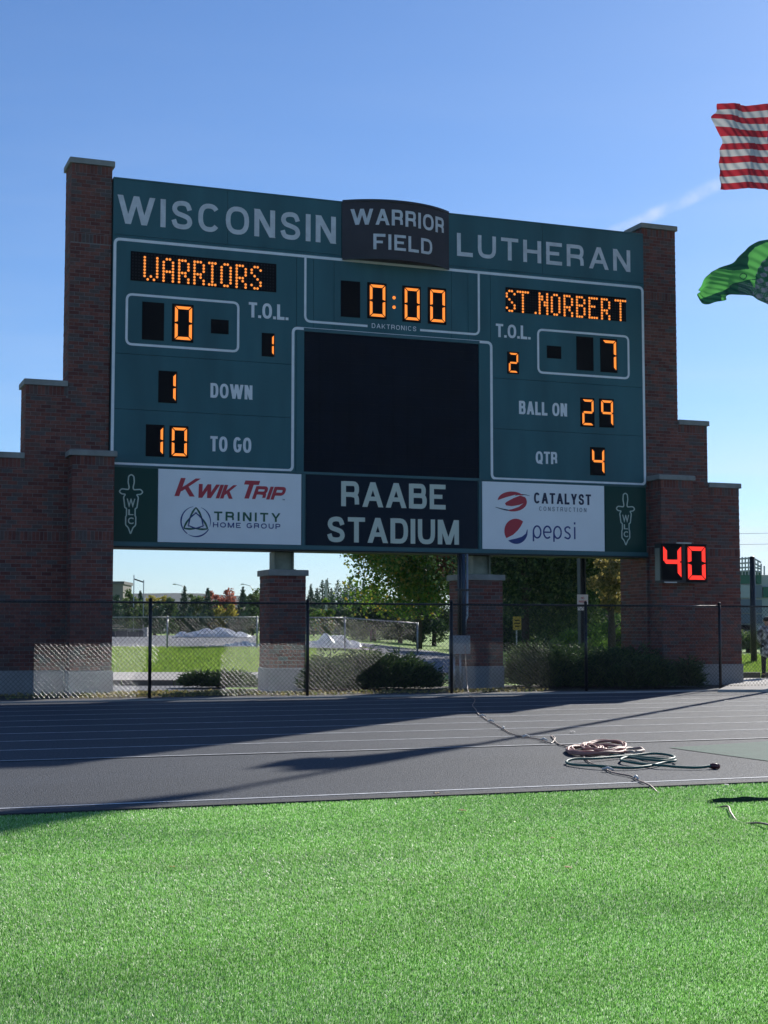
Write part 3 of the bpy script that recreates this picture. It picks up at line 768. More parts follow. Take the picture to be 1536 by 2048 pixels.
# dot-matrix name boards
GL = {'W': ["10001"]*5+["10001", "10101", "01010"][:3], 'A': ["0110", "1001", "1001", "1001", "1111", "1001", "1001", "1001"],
      'R': ["1110", "1001", "1001", "1001", "1110", "1010", "1001", "1001"], 'I': ["111", "010", "010", "010", "010", "010", "010", "111"],
      'O': ["0110", "1001", "1001", "1001", "1001", "1001", "1001", "0110"], 'S': ["0110", "1001", "1000", "0100", "0010", "0001", "1001", "0110"],
      'T': ["11111", "00100", "00100", "00100", "00100", "00100", "00100", "00100"], '.': ["0"]*7+["1"],
      'N': ["1001", "1101", "1101", "1011", "1011", "1001", "1001", "1001"], 'B': ["1110", "1001", "1001", "1110", "1001", "1001", "1001", "1110"],
      'E': ["1111", "1000", "1000", "1110", "1000", "1000", "1000", "1111"]}
def matrix(word, starts, ptop, pbot, pxpitch, box):
    x0, x1, z0, z1 = rect(*box)
    p = B().bbox(x0, x1, YB-.012, YB+.02, z0, z1, .003).build('name_display', m_black, sb)
    zt_, zb_ = ptop, pbot
    dots = B(); off = B()
    xp = pxpitch
    for ch, s in zip(word, starts):
        for r_, row in enumerate(GL[ch]):
            z = zt_+(zb_-zt_)*r_/7
            for c_, v in enumerate(row):
                if v == '1':
                    x = s+c_*xp; q = disc(x, z, .030, 7); n = len(q)
                    dots.add([(a, YB-.019, c) for a, c in q]+[(a, YB-.012, c) for a, c in q], [tuple(range(n))]+[(i+n, (i+1) % n+n, (i+1) % n, i) for i in range(n)])
    props(dots.build('lit_dot', mat('amber_dot', (.3, .1, .01), .5, emit=(1.0, .30, .05), es=.95), p), kind='stuff')
    # unlit lamp grid
    nx = int((x1-x0-.08)/xp); 
    for i in range(nx+1):
        for j in range(9):
            x = x0+.05+i*xp; z = z0+.05+(z1-z0-.1)*j/8; off.box(x-.016, x+.016, YB-.0145, YB-.012, z-.016, z+.016)
    props(off.build('unlit_dot', mat('unlit_lamp', (.012, .013, .018), .5, spec=.2), p), kind='stuff')
def zz(px, py): return Bd(px, py)[1]
ls = [Bd(o/2.477, 540)[0] for o in (716, 810, 887, 963, 1036, 1097, 1172, 1246)]
matrix('WARRIORS', ls, zz(320, 517.5), zz(320, 561), (Bd(325, 540)[0]-Bd(319, 540)[0])*1.04, (261.6, 502, 552.3, 584.8))
rs = [Bd(580+o/1.969, 610)[0] for o in (853, 896, 966, 982, 1030, 1080, 1129, 1178, 1227, 1281)]
matrix('ST.NORBERT', rs, zz(1130, 592), zz(1130, 631), (Bd(1204.9, 610)[0]-Bd(1200, 610)[0])*1.0, (1010.7, 574.3, 1252, 643.4))

# advert row
m_sheet = mat('sign_white', (.90, .90, .90), .45, var=.05, vscale=2)
m_navy = mat('navy_face', (.006, .016, .030), .25, spec=.08)
m_dkgreen = mat('dark_green_face', (.008, .055, .045), .22, spec=.10)
m_cream = mat('cream_letters', (.62, .66, .55), .6)
m_pred = mat('print_red', (.50, .03, .05), .5); m_pgreen = mat('print_green', (.01, .10, .06), .5); m_pblue = mat('print_blue', (.015, .04, .20), .5)
m_pink_g = mat('print_grey', (.12, .14, .18), .5); m_dknavy = mat('print_navy', (.01, .018, .06), .5)
ga, gb_ = zB+.045, zlow-.03
def adpanel(pxa, pxb, py, m, name):
    return B().bbox(Bd(pxa, py)[0], Bd(pxb, py)[0], YB-.006, YB+.04, ga, gb_, .004).build(name, m, sb)
B().box(bx0+.01, bx1-.01, YB+.02, YB+.05, zB+.03, zlow).build('face_panel', m_tealtrim, sb)
a1 = B().bbox(bx0+.01, Bd(314.5, 1000)[0], YB-.004, YB+.04, ga, gb_, .004).build('emblem_panel', m_dkgreen, sb)
a2 = adpanel(316, 602.5, 1010, m_sheet, 'advert_panel'); a3 = adpanel(612, 955.5, 1020, m_navy, 'stadium_name_panel')
a4 = adpanel(964.5, 1208.5, 1030, m_sheet, 'advert_panel'); a5 = B().bbox(Bd(1210, 1030)[0], bx1-.03, YB-.004, YB+.04, ga, gb_, .004).build('emblem_panel', m_dkgreen, sb)
YA = YB-.006
text('RAABE', 682.3, 962.2, 891, 1018.8, m_cream, a3, YA, tk=.20, sp=.12); text('STADIUM', 653.7, 1033, 917.7, 1089.5, m_cream, a3, YA, tk=.20, sp=.12)
b = B(); T = lambda *k, **q: text(*k, m=None, par=None, Y=YA, joined=b, **q)
T('K', 349.2, 955.4, 402, 993.7, tk=.26, sp=.06, shear=.35); T('WIK', 388.5, 967.5, 474.5, 998, tk=.26, sp=.06, shear=.35)
T('T', 478.5, 960.5, 520, 998, tk=.26, sp=.06, shear=.35); T('RIP', 504, 972, 574, 1000.2, tk=.26, sp=.06, shear=.35)
b.build('lettering', m_pred, a2)
text('TM', 564.5, 997.8, 569.5, 1000.6, m_pink_g, a2, YA)
text('TRINITY', 428, 1022.8, 560.4, 1044.2, m_pgreen, a2, YA, tk=.22, sp=.3); text('HOME GROUP', 426, 1044.4, 560.4, 1057.8, m_pblue, a2, YA, tk=.19, sp=.3)
# knot in a ring
cx_, cz_ = Bd(391.6, 1043, YA); rr = Bd(421, 1043, YA)[0]-cx_
def arcpts(cx, cz, r, a0, a1, n=20, sz=1.): return [(cx+r*math.cos(R(a0+(a1-a0)*k/n)), cz+sz*r*math.sin(R(a0+(a1-a0)*k/n))) for k in range(n+1)]
def ribbon(pts, w0, w1, w2, bb, Y=YA, lift=.005):     # tapered flat ribbon
    n = len(pts); P = [np.array(p) for p in pts]; V = []; F = []
    for i in range(n):
        t = P[min(i+1, n-1)]-P[max(i-1, 0)]; t = t/np.linalg.norm(t); nn = np.array([-t[1], t[0]]); k = i/(n-1)
        ww = w0+(w1-w0)*min(1, k*2) if k < .5 else w1+(w2-w1)*(k-.5)*2
        V += [(P[i][0]+nn[0]*ww/2, Y-lift, P[i][1]+nn[1]*ww/2), (P[i][0]-nn[0]*ww/2, Y-lift, P[i][1]-nn[1]*ww/2)]
        if i: F.append((2*i-2, 2*i-1, 2*i+1, 2*i))
    bb.add(V, F)
bb = B(); bg_ = B()
ribbon(arcpts(cx_, cz_, rr, 100, 235), .006, .035, .02, bb); ribbon(arcpts(cx_, cz_, rr, 240, 330), .006, .035, .02, bb); ribbon(arcpts(cx_, cz_, rr, -20, 70), .006, .03, .006, bb)
for k in range(3):
    a = 90+120*k; ax, az = cx_+rr*.93*math.cos(R(a)), cz_+rr*.93*math.sin(R(a))
    for s, bbb in ((1, bg_), (-1, bg_)):
        e = a+s*128; ex, ez = cx_+rr*.62*math.cos(R(e)), cz_+rr*.62*math.sin(R(e))
        mx_, mz_ = cx_+rr*.62*math.cos(R(a+s*50)), cz_+rr*.62*math.sin(R(a+s*50))
        pts = [((1-t)**2*ax+2*t*(1-t)*mx_+t*t*ex, (1-t)**2*az+2*t*(1-t)*mz_+t*t*ez) for t in np.linspace(0, 1, 12)]
        ribbon(pts[:7], .028, .045, .03, bg_, lift=.006); ribbon(pts[6:], .03, .035, .01, bb, lift=.0065)
bb.build('emblem_blue', m_pblue, a2); bg_.build('emblem_green', m_pgreen, a2)
text('CATALYST', 1067.7, 985, 1181.9, 1010.3, m_dknavy, a4, YA, tk=.20, sp=.22); text('CONSTRUCTION', 1078.3, 1013, 1172.5, 1024.4, m_pink_g, a4, YA, tk=.12, sp=.6)
# red swoosh ball
p0 = Bd(995, 982, YA); p1 = Bd(1053.7, 1023.7, YA); ox, oz = (p0[0]+p1[0])/2, (p0[1]+p1[1])/2; ra, rb = (p1[0]-p0[0])/2, (p0[1]-p1[1])/2
def ell(t, k=1.): return (ox+ra*k*math.cos(R(t)), oz+rb*k*math.sin(R(t)))
layer([ell(t) for t in range(40, 176, 9)]+[(ox-ra*.4, oz+rb*.42), (ox+ra*.2, oz+rb*.68)], YA-.001, 'emblem_red', m_pred, a4, .005)
layer([ell(t) for t in range(-100, 30, 8)]+[(ox+ra*.55, oz+rb*.62), (ox+ra*.1, oz+rb*.35), (ox-ra*.38, oz-rb*.05), (ox-ra*.5, oz-rb*.22), (ox-ra*.42, oz-rb*.42), (ox-ra*.05, oz-rb*.48), (ox+ra*.45, oz-rb*.34), (ox+ra*.78, oz-rb*.14), (ox+ra*.45, oz-rb*.52), (ox-ra*.02, oz-rb*.78), (ox-ra*.3, oz-rb*.86)], YA-.001, 'emblem_red', m_pred, a4, .005)
b = B(); ribbon([(ox+ra*(-1.15+2.25*t), oz+rb*(-.62+.1*math.sin(t*3)*-3+.0*t)) for t in np.linspace(0, .62, 14)], .01, .035, .01, b)
ribbon([(ox+ra*(.2+1.0*t), oz+rb*(.62+.12*math.sin(t*3.1))) for t in np.linspace(0, 1, 10)], .012, .022, .008, b); b.build('swoosh', m_dknavy, a4)
# globe: red cap, blue base
gx, gz = Bd(1031.9, 1062.6, YA); grx = Bd(1055, 1062, YA)[0]-gx; grz = gz-Bd(1031.9, 1087.8, YA)[1]
def ge(t): return (gx+grx*math.cos(R(t)), gz+grz*math.sin(R(t)))
layer([ge(t) for t in range(52, 215, 9)]+[(gx-grx*.25, gz-grz*.28), (gx+grx*.15, gz+grz*.08), (gx+grx*.42, gz+grz*.42)], YA-.001, 'emblem_red', m_pred, a4, .005)
layer([ge(t) for t in range(228, 378, 8)]+[(gx+grx*.84, gz-grz*.18), (gx+grx*.5, gz-grz*.42), (gx, gz-grz*.58), (gx-grx*.4, gz-grz*.66)], YA-.001, 'emblem_blue', m_pblue, a4, .005)
# hand drawn round letters "pepsi"
b = B(); h0 = Bd(1065, 1072, YA); x0 = h0[0]; xw = (Bd(1161.5, 1072, YA)[0]-x0); zb0 = Bd(1075, 1075.8, YA)[1]; xh = Bd(1075, 1052, YA)[1]-zb0; zdn = Bd(1066, 1082.5, YA)[1]
cw = xw/4.75; st = .038; rx = cw*.36; rz = xh/2
def cring(cx, a0, a1): line(arcpts(cx, zb0+rz, 1, a0, a1, 18), st, '', None, None, Y=YA, joined=b, th=.005)
def er(cx, a0, a1, n=18): return [(cx+rx*math.cos(R(a0+(a1-a0)*k/n)), zb0+rz+rz*math.sin(R(a0+(a1-a0)*k/n))) for k in range(n+1)]
for i, ch in enumerate('pep'):
    c = x0+cw*(i+.45)
    if ch == 'p':
        line(er(c, 0, 359), st, '', None, None, Y=YA, joined=b, th=.005)
        line([(c-rx, zb0+rz), (c-rx, zdn)], st, '', None, None, Y=YA, joined=b, th=.0055)
    else:
        line([(c-rx, zb0+rz), (c+rx, zb0+rz)], st*.9, '', None, None, Y=YA, joined=b, th=.0055); line(er(c, 0, 312), st, '', None, None, Y=YA, joined=b, th=.005)
c = x0+cw*3.42; s = [(c+rx*.8, zb0+xh*.86), (c+rx*.2, zb0+xh), (c-rx*.6, zb0+xh*.86), (c-rx*.45, zb0+xh*.6), (c+rx*.4, zb0+xh*.42), (c+rx*.75, zb0+xh*.2), (c+rx*.2, zb0), (c-rx*.8, zb0+xh*.12)]
line([tuple(p) for p in smooth_path([(*p, 0) for p in s], 4)] and [(p[0], p[1]) for p in smooth_path([(*p, 0) for p in s], 4)], st, '', None, None, Y=YA, joined=b, th=.005)
c = x0+cw*4.15; line([(c, zb0-.01), (c, zb0+xh)], st, '', None, None, Y=YA, joined=b, th=.005); line([(c, zb0+xh*1.22), (c, zb0+xh*1.4)], st*1.1, '', None, None, Y=YA, joined=b, th=.005)
b.build('lettering', m_pblue, a4)
# sword emblem with WLC down the blade
def sword(pxc, ptop, pbot, pguard, gh, par, twist):
    m = mat('emblem_line', (.50, .60, .52), .5); xc_, zt_ = Bd(pxc, ptop, YA); zb_ = Bd(pxc, pbot, YA)[1]; zg = Bd(pxc, pguard, YA)[1]
    gw = (Bd(pxc+gh, pguard, YA)[0]-xc_); H_ = zt_-zb_
    hp_ = [(0, zt_), (.22*gw, zt_-.03*H_), (.26*gw, zt_-.13*H_), (.16*gw, zg+.07*H_), (.22*gw, zg+.035*H_), (.8*gw, zg+.045*H_), (gw, zg), (.8*gw, zg-.04*H_), (.45*gw, zg-.045*H_)]
    bl = [(.62*gw, zg-.09*H_), (.5*gw, zg-.27*H_), (.36*gw, zg-.28*H_), (.36*gw, zg-.40*H_), (.42*gw, zg-.42*H_), (.42*gw, zg-.56*H_), (.2*gw, zg-.60*H_), (0, zb_)]
    rt = hp_+bl; pts = [(xc_+a*twist, z) for a, z in rt]+[(xc_-a*twist, z) for a, z in rt[-2:0:-1]]
    line(rounded(pts, .03, True), .028, 'emblem_outline', m, par, True, Y=YA)
    b = B()
    for ch, a, c, s in (('W', .10, .27, .5), ('L', .29, .40, .3), ('C', .42, .55, .33)):
        V, F = text_geo(ch, .02); lo = V.min(0); hi = V.max(0)
        P = [(xc_+((v[0]-lo[0])/(hi[0]-lo[0])*2-1)*s*gw*.72, YA-.006, zg-c*H_+.01+((v[1]-lo[1])/(hi[1]-lo[1]))*(c-a)*H_*.86) for v in V]
        b.add(P, F)
    b.build('lettering', m, par)
sword(262.6, 948.8, 1068, 983.5, 23.4, a1, 1.0); sword(1250.5, 986, 1090.5, 1017.5, 19, a5, 1.0)

# steel legs of the board
for (pa, pb_, P) in ((549, 588, P1), (946, 981, P2)):
    yf = P[2]+.18; x0, x1 = float(pl(pa, 1120, yf)[0]), float(pl(pb_, 1120, yf)[0])
    b = B(); b.box(x0, x0+.03, yf, yf+.42, P[3], zB-.105); b.box(x1-.03, x1, yf, yf+.42, P[3], zB-.105)
    b.box(x0+.03, x1-.03, yf+.10, yf+.32, P[3], zB-.105); b.box(x0-.04, x1+.04, yf-.05, yf+.47, P[3]-.001, P[3]+.02)
    b.build('steel_post', m_post, sb)
for pxx in (1162,):
    pass

# ------------------------------------------------------------------ play clock on the right pier
yc = YP-.30
x0, z1 = [float(v) for v in pl(1321, 1086, yc)[[0, 2]]]; x1, z0 = [float(v) for v in pl(1416, 1166, yc)[[0, 2]]]
pc = empty('play_clock', ((x0+x1)/2, yc, z0), 'black play clock showing a red lit 40, mounted on the right brick tower', 'clock')
B().bbox(x0, x1, yc, YP-.012, z0, z1, .008).build('housing', mat('clock_case', (.012, .012, .015), .5), pc)
B().box(x0-.003, x0, yc+.05, YP-.03, z0+.05, z1-.12).build('side_plate', mat('clock_side', (.20, .22, .20), .5), pc)
for (a, c, zq) in ((1352, 1381, z1-.005), (1327, 1351, z0-.012)):
    B().box(float(pl(a, 1100, yc)[0]), float(pl(c, 1100, yc)[0]), yc-.05, yc-.001, zq, zq+.03).build('handle', mat('pale_metal', (.5, .5, .48), .4, .3), pc)
for ch, a in (('4', (1322, 1087, 1364.5, 1160)), ('0', (1371, 1088.5, 1413, 1164))):
    d_ = digit(ch, *a, pc, m_red, Y=yc-.004, inset=(.09, .06), thick=.17)

# ------------------------------------------------------------------ black chain link fence
m_fb = mat('black_vinyl', (.012, .013, .016), .35, var=.2, vscale=5)
m_wire = mat('fence_wire', (.075, .075, .08), .40, metal=1.0)
YF = 31.08; FT = 2.03
postx = [float(pl(x, 1300, YF)[0]) for x in (300, 615, 903, 1172, 1440)]
allp = [postx[0]-3.45*k for k in (3, 2, 1)]+postx+[postx[-1]+3.5*k for k in (1, 2, 3)]
fr = empty('chain_link_fence', (postx[2], YF, 0), 'black chain link fence with round posts running between track and scoreboard', 'fence')
for i, x in enumerate(allp):
    b = B(); b.tube([(x, YF, -.1), (x, YF, FT+.01)], .036 if i != 4 else .036, 12); b.tube([(x, YF, FT+.01), (x, YF, FT+.045), (x, YF, FT+.065)], [.042, .036, .012], 12)
    p = b.build('post', m_fb, fr, True)
    for zq in (.25, .8, 1.35, 1.85):
        B().tube([(x, YF, zq-.011), (x, YF, zq+.011)], .040, 10).build('tie_band', m_fb, p, True)
for i in range(len(allp)-1):
    x0, x1 = allp[i]+.036, allp[i+1]-.036
    B().tube([(x0, YF, FT-.035), (x1, YF, FT-.035)], .022, 10).build('top_rail', m_fb, fr, True)
    B().tube([(x0, YF-.03, .09), (x1, YF-.03, .09)], .004, 5).build('tension_wire', m_fb, fr)
def chain(name, P0, P1, z0f, z1f, pitch, r, m, par, zig=.004):
    """woven diamonds between 2 ground points; z0f,z1f functions of t"""
    P0 = np.array(P0); P1 = np.array(P1); L = np.linalg.norm(P1-P0); t = (P1-P0)/L; nn = np.array([t[1], -t[0]])
    Hh = z1f(0)-z0f(0); V = []; F = []; n = 0
    k = -int(Hh/pitch)-1
    slope = 1.0
    while k*pitch < L+Hh:
        for s in (1, -1):
            # line x = x0 + s*z/slope
            xs_ = k*pitch if s == 1 else k*pitch+Hh/slope
            za, zb2 = 0., Hh
            if s == 1:
                if xs_ < 0: za = -xs_*slope
                if xs_+zb2/slope > L: zb2 = (L-xs_)*slope
            else:
                xs_ = k*pitch
                if xs_ > L: za = (xs_-L)*slope
                if xs_-zb2/slope < 0: zb2 = xs_*slope
            if zb2-za < .03: continue
            pts = []
            for zq in (za, zb2):
                xx = xs_+s*zq/slope; q = P0+t*xx; base = z0f(xx/L); pts.append((q[0]-nn[0]*-s*zig*.5, q[1]-nn[1]*-s*zig*.5, base+zq))
            a, c = Vector(pts[0]), Vector(pts[1]); d_ = (c-a).normalized(); u = Vector((.614, -.489, .619)); u = (u-d_*u.dot(d_)).normalized(); w_ = d_.cross(u)
            for p in (a, c):
                for j in range(5): an = math.pi*.4*(j+.5); V.append(tuple(p+(u*math.cos(an)+w_*math.sin(an))*r))
            for j in range(5): F.append((n+j, n+(j+1) % 5, n+5+(j+1) % 5, n+5+j))
            n += 10
        k += 1
    o = mesh(name, V, F, m, par, False); o['kind'] = 'stuff'; return o
for i in range(len(allp)-1):
    chain('wire_mesh', (allp[i]+.03, YF-.035), (allp[i+1]-.03, YF-.035), lambda t: .04, lambda t: FT-.02, 0.098, .0033, m_wire, fr)

# ------------------------------------------------------------------ silver fence on the rise
m_galv = mat('galvanised', (.42, .44, .45), .42, metal=.6, var=.2, vscale=6)
sf = empty('silver_fence', (*ld(-5, 58), .6), 'low silver chain link fence on the grass rise beyond the scoreboard', 'fence')
pxs = [60, 196, 336, 515, 690, 835]
pts = [ld((x-768)/FPX*dd, dd) for x, dd in zip(pxs, (58, 58, 58, 58, 58, 57.5))]
for p in pts:
    z = float(G(*p)); B().tube([(*p, z-.1), (*p, z+1.24)], .032, 10).build('post', m_galv, sf, True)
for a, c in zip(pts[:-1], pts[1:]):
    za, zb2 = float(G(*a)), float(G(*c))
    B().tube([(*a, za+1.2), (*c, zb2+1.2)], .024, 8).build('top_rail', m_galv, sf, True)
    chain('wire_mesh', a, c, lambda t, za=za, zb2=zb2: za+(zb2-za)*t+.02, lambda t, za=za, zb2=zb2: za+(zb2-za)*t+1.2, .14, .0028, m_wire, sf)

# ------------------------------------------------------------------ electrics on pillar
m_box = mat('box_grey', (.34, .36, .38), .5, .2, var=.2, vscale=6)
ye = 32.4
x0, z1 = [float(v) for v in pl(905, 1271, ye)[[0, 2]]]; x1, z0 = [float(v) for v in pl(941, 1308, ye)[[0, 2]]]
eb = empty('electrical_box', ((x0+x1)/2, ye, 0), 'light grey electrical box on posts behind the fence beside the brick pillar', 'electrical box')
B().bbox(x0, x1, ye, ye+.22, z0, z1, .01).build('cabinet', m_box, eb); dr = B().bbox(x0+.02, x1-.02, ye-.012, ye-.001, z0+.02, z1-.02, .004).build('door', m_box, eb)
B().bbox(x1-.07, x1-.04, ye-.035, ye-.013, (z0+z1)/2-.04, (z0+z1)/2+.04, .004).build('latch', m_galv, dr)
B().tube([(x0+.08, ye+.1, -.05), (x0+.08, ye+.1, z0)], .03, 10).build('conduit', m_galv, eb, True)
B().tube([(x0+.24, ye+.1, -.05), (x0+.24, ye+.1, z0)], .025, 10).build('conduit', m_galv, eb, True)
cd = empty('conduit_run', (float(pl(927, 1200, 33.35)[0]), 33.35, 0), 'bundle of pipes running down from the scoreboard past the brick pillar', 'conduit')
for px, r_, m_, yb_ in ((920, .035, m_fb, 1270), (927, .05, mat('conduit_blue', (.03, .05, .08), .5), 1270), (934.5, .028, m_galv, 1232), (916, .012, m_fb, 1270)):
    xx = float(pl(px, 1180, 33.35)[0]); zb_ = float(pl(px, yb_, 33.35)[2])
    pt = [(xx, 33.35, zB-.09), (xx, 33.35, zb_)]
    if yb_ == 1232: pt += [(xx-.05, 33.35, zb_-.12), (xx-.06, 33.35, zb_-.42)]
    B().tube(pt, r_, 10).build('pipe', m_, cd, True)
B().box(float(pl(910, 1180, 33.31)[0]), float(pl(937, 1180, 33.31)[0]), 33.285, 33.305, float(pl(920, 1182, 33.31)[2]), float(pl(920, 1178, 33.31)[2])).build('strap', m_fb, cd)
# a big dark drum/pipe strip behind box
# dark post with the notice
yp = 36.0
xs_ = float(pl(1163, 1150, yp)[0])
sp = empty('light_pole', (xs_, yp, 0), 'dark steel column behind the scoreboard carrying a small white notice', 'pole')
b = B(); b.box(xs_-.085, xs_-.06, yp-.09, yp+.09, -.1, 9.2); b.box(xs_+.06, xs_+.085, yp-.09, yp+.09, -.1, 9.2); b.box(xs_-.06, xs_+.06, yp-.01, yp+.01, -.1, 9.2)
b.build('column', mat('column_paint', (.02, .035, .045), .5, var=.3, vscale=3), sp)
def notice(nm, px0, py0, px1, py1, Y, m, mt, rows, lab):
    a, c = pl(px0, py0, Y), pl(px1, py1, Y)
    o = B().bbox(a[0], c[0], Y-.006, Y, c[2], a[2], .002).build(nm, m, None, org=((a[0]+c[0])/2, Y, c[2])); props(o, lab, 'sign')
    # re-centre: vertices were stored relative to org
    for (s, y0, y1, i0, i1) in rows:
        b = B()
        V, F = text_geo(s, .02); lo = V.min(0); hi = V.max(0)
        xa_, xb_ = a[0]+(c[0]-a[0])*i0, a[0]+(c[0]-a[0])*i1; za_, zb_ = a[2]+(c[2]-a[2])*y1, a[2]+(c[2]-a[2])*y0
        b.add([(xa_+(xb_-xa_)*(v[0]-lo[0])/(hi[0]-lo[0]), Y-.0085, za_+(zb_-za_)*(v[1]-lo[1])/(hi[1]-lo[1])) for v in V], F); b.build('lettering', mt, o)
    return o
m_sgw = mat('sign_face_white', (.72, .70, .72), .5)
notice('notice_sign', 1154, 1189, 1176, 1212, 35.88, m_sgw, m_pred, [('NO', .2, .4, .35, .65), ('PARKING', .52, .72, .15, .85)], 'square white notice fixed to the dark column, larger and upper one')
notice('notice_sign', 1155, 1213.5, 1171, 1221, 35.88, m_sgw, m_pred, [], 'small white plate fixed just under the square white notice')
ys = 47.0
ysx = float(pl(1034, 1250, ys)[0]); gz_ = float(G(ysx, ys))
yo = empty('yellow_sign', (ysx, ys, gz_), 'yellow rectangular sign on a thin post on the grass behind the right brick pillar', 'sign')
a, c = pl(1025.5, 1233, ys), pl(1042.5, 1260, ys)
B().bbox(a[0], c[0], ys-.01, ys, c[2], a[2], .003).build('plate', mat('sign_yellow', (.55, .36, .03), .5), yo)
b = B()
for i, (i0, i1) in enumerate(((.2, .8), (.15, .85), (.25, .75))):
    zq = a[2]+(c[2]-a[2])*(.28+.22*i); b.box(a[0]+(c[0]-a[0])*i0, a[0]+(c[0]-a[0])*i1, ys-.014, ys-.011, zq-.018, zq+.018)
b.build('print_bar', m_black, yo)
B().tube([(ysx, ys+.04, gz_-.1), (ysx, ys+.04, a[2]-.02)], .025, 6).build('post', m_galv, yo)

# ------------------------------------------------------------------ foliage
def leaves(C0, S, size, aspect=1.0, up=0.):
    n = len(C0); d = np.random.randn(n, 3); d /= np.linalg.norm(d, axis=1)[:, None]
    e = np.random.randn(n, 3); e[:, 2] += up; e = np.cross(d, e); e /= np.linalg.norm(e, axis=1)[:, None]
    g = np.cross(d, e); s = size*(.6+.8*np.random.rand(n))[:, None]
    V = np.stack([C0-e*s*.5, C0+g*s*.42*aspect, C0+e*s*.5, C0-g*s*.42*aspect], 1).reshape(-1, 3)
    return V, np.arange(4*n).reshape(-1, 4)
def leafmat(nm, cols, tr=.35): return mat(nm, cols[0], .65, rndcol=cols, island=True, trans=tr, spec=.3)
m_bark = mat('bark', (.07, .055, .045), .95, var=.4, vscale=8, bump=.8, bscale=30)
def trunk(x, y, z, h, r, m=m_bark, lean=0, limbs=5, par=None, spread=1.):
    b = B(); b.tube([(x, y, z-.2), (x+lean*.3, y, z+h*.35), (x+lean*.7, y+.05, z+h*.7), (x+lean, y, z+h)], [r*1.25, r*.9, r*.6, r*.2], 8)
    for i in range(limbs):
        a = 2*math.pi*i/limbs+random.random(); zq = z+h*(.35+.4*i/limbs); q = spread*(.6+.4*random.random())
        b.tube([(x+lean*.4, y, zq), (x+math.cos(a)*q*.5, y+math.sin(a)*q*.5, zq+q*.45), (x+math.cos(a)*q, y+math.sin(a)*q, zq+q*.7)], [r*.45, r*.28, r*.08], 6)
    return b.build('trunk', m, par, True)
def broad(px, d, zlo, zhi, rad, cols, n, leaf, nm, lab, cat='tree', group=None, clumps=60, tr=.45, trunk_r=.14, sq=.8, lat=None, shape=1.0):
    l = (px-768)/FPX*d if lat is None else lat
    x, y = ld(l, d); g = float(G(x, y)); root = empty(nm, (x, y, g), lab, cat, group)
    zc_ = (zlo+zhi)/2; hz_ = (zhi-zlo)/2
    # clump centres near the crown's surface
    v = np.random.randn(clumps, 3); v /= np.linalg.norm(v, axis=1)[:, None]; rr_ = (.45+.5*np.random.rand(clumps))[:, None]
    cc = v*rr_*np.array([rad, rad, hz_])*(1+.12*np.random.randn(clumps, 1)) + np.array([x, y, zc_])
    sz = rad*(.34 if clumps > 25 else .46)*(.6+.8*np.random.rand(clumps))
    idx = np.random.randint(0, clumps, n); w_ = np.random.randn(n, 3); w_ /= np.linalg.norm(w_, axis=1)[:, None]
    pos = cc[idx]+w_*(sz[idx]*(np.random.rand(n)**.45))[:, None]*np.array([1, 1, sq])
    pos = pos[pos[:, 2] > max(zlo-.3, g+.15)]
    V, F = leaves(pos, None, leaf)
    mesh('crown', V, F, leafmat('leaf_'+cols, PAL[cols], tr), root)
    trunk(x, y, g, max(zc_-g, .5)*1.25, trunk_r, par=root, spread=rad*.7)
    return root
def conifer(px, d, zhi, rad, cols, n, leaf, lab, group=None, lat=None, nm='evergreen_tree'):
    l = (px-768)/FPX*d if lat is None else lat
    x, y = ld(l, d); g = float(G(x, y)); root = empty(nm, (x, y, g), lab, 'tree', group); h = zhi-g
    t = np.random.rand(n)**.62           # 0 = top
    lay_ = np.floor(t*13)/13+.5/13; a = np.random.rand(n)*2*np.pi; lob = 1+.28*np.sin(a*5+lay_*40)+.15*np.sin(a*11+lay_*17)
    rr_ = rad*(lay_*.95+.04)*lob*(.35+.65*np.random.rand(n)**.5)
    zz_ = zhi-h*.96*t-.10*rr_+np.random.randn(n)*.03*h*.3
    pos = np.stack([x+np.cos(a)*rr_, y+np.sin(a)*rr_, zz_], 1); V, F = leaves(pos, None, leaf, .5)
    mesh('crown', V, F, leafmat('leaf_'+cols, PAL[cols], .2), root)
    B().tube([(x, y, g-.2), (x, y, g+h*.5), (x, y, zhi)], [.16, .09, .02], 7).build('trunk', m_bark, root, True)
    return root
PAL = {'maple': [(.05, .13, .025), (.08, .18, .025), (.11, .23, .03), (.17, .29, .035), (.28, .34, .05), (.38, .24, .04)],
       'dark': [(.022, .055, .025), (.04, .085, .032), (.065, .12, .04), (.16, .22, .07)],  # last, brighter tone paints sunlit highlights onto some leaves
       'pine': [(.035, .08, .05), (.055, .115, .06), (.08, .14, .07)],
       'olive': [(.08, .14, .05), (.12, .19, .06), (.19, .23, .07)],
       'yellow': [(.28, .26, .04), (.42, .36, .06), (.50, .42, .09)],
       'red': [(.34, .10, .06), (.45, .14, .09), (.50, .22, .14)],
       'amber': [(.10, .12, .04), (.24, .20, .06), (.46, .36, .12)],
       'green': [(.07, .15, .03), (.12, .23, .04), (.18, .29, .05)]}
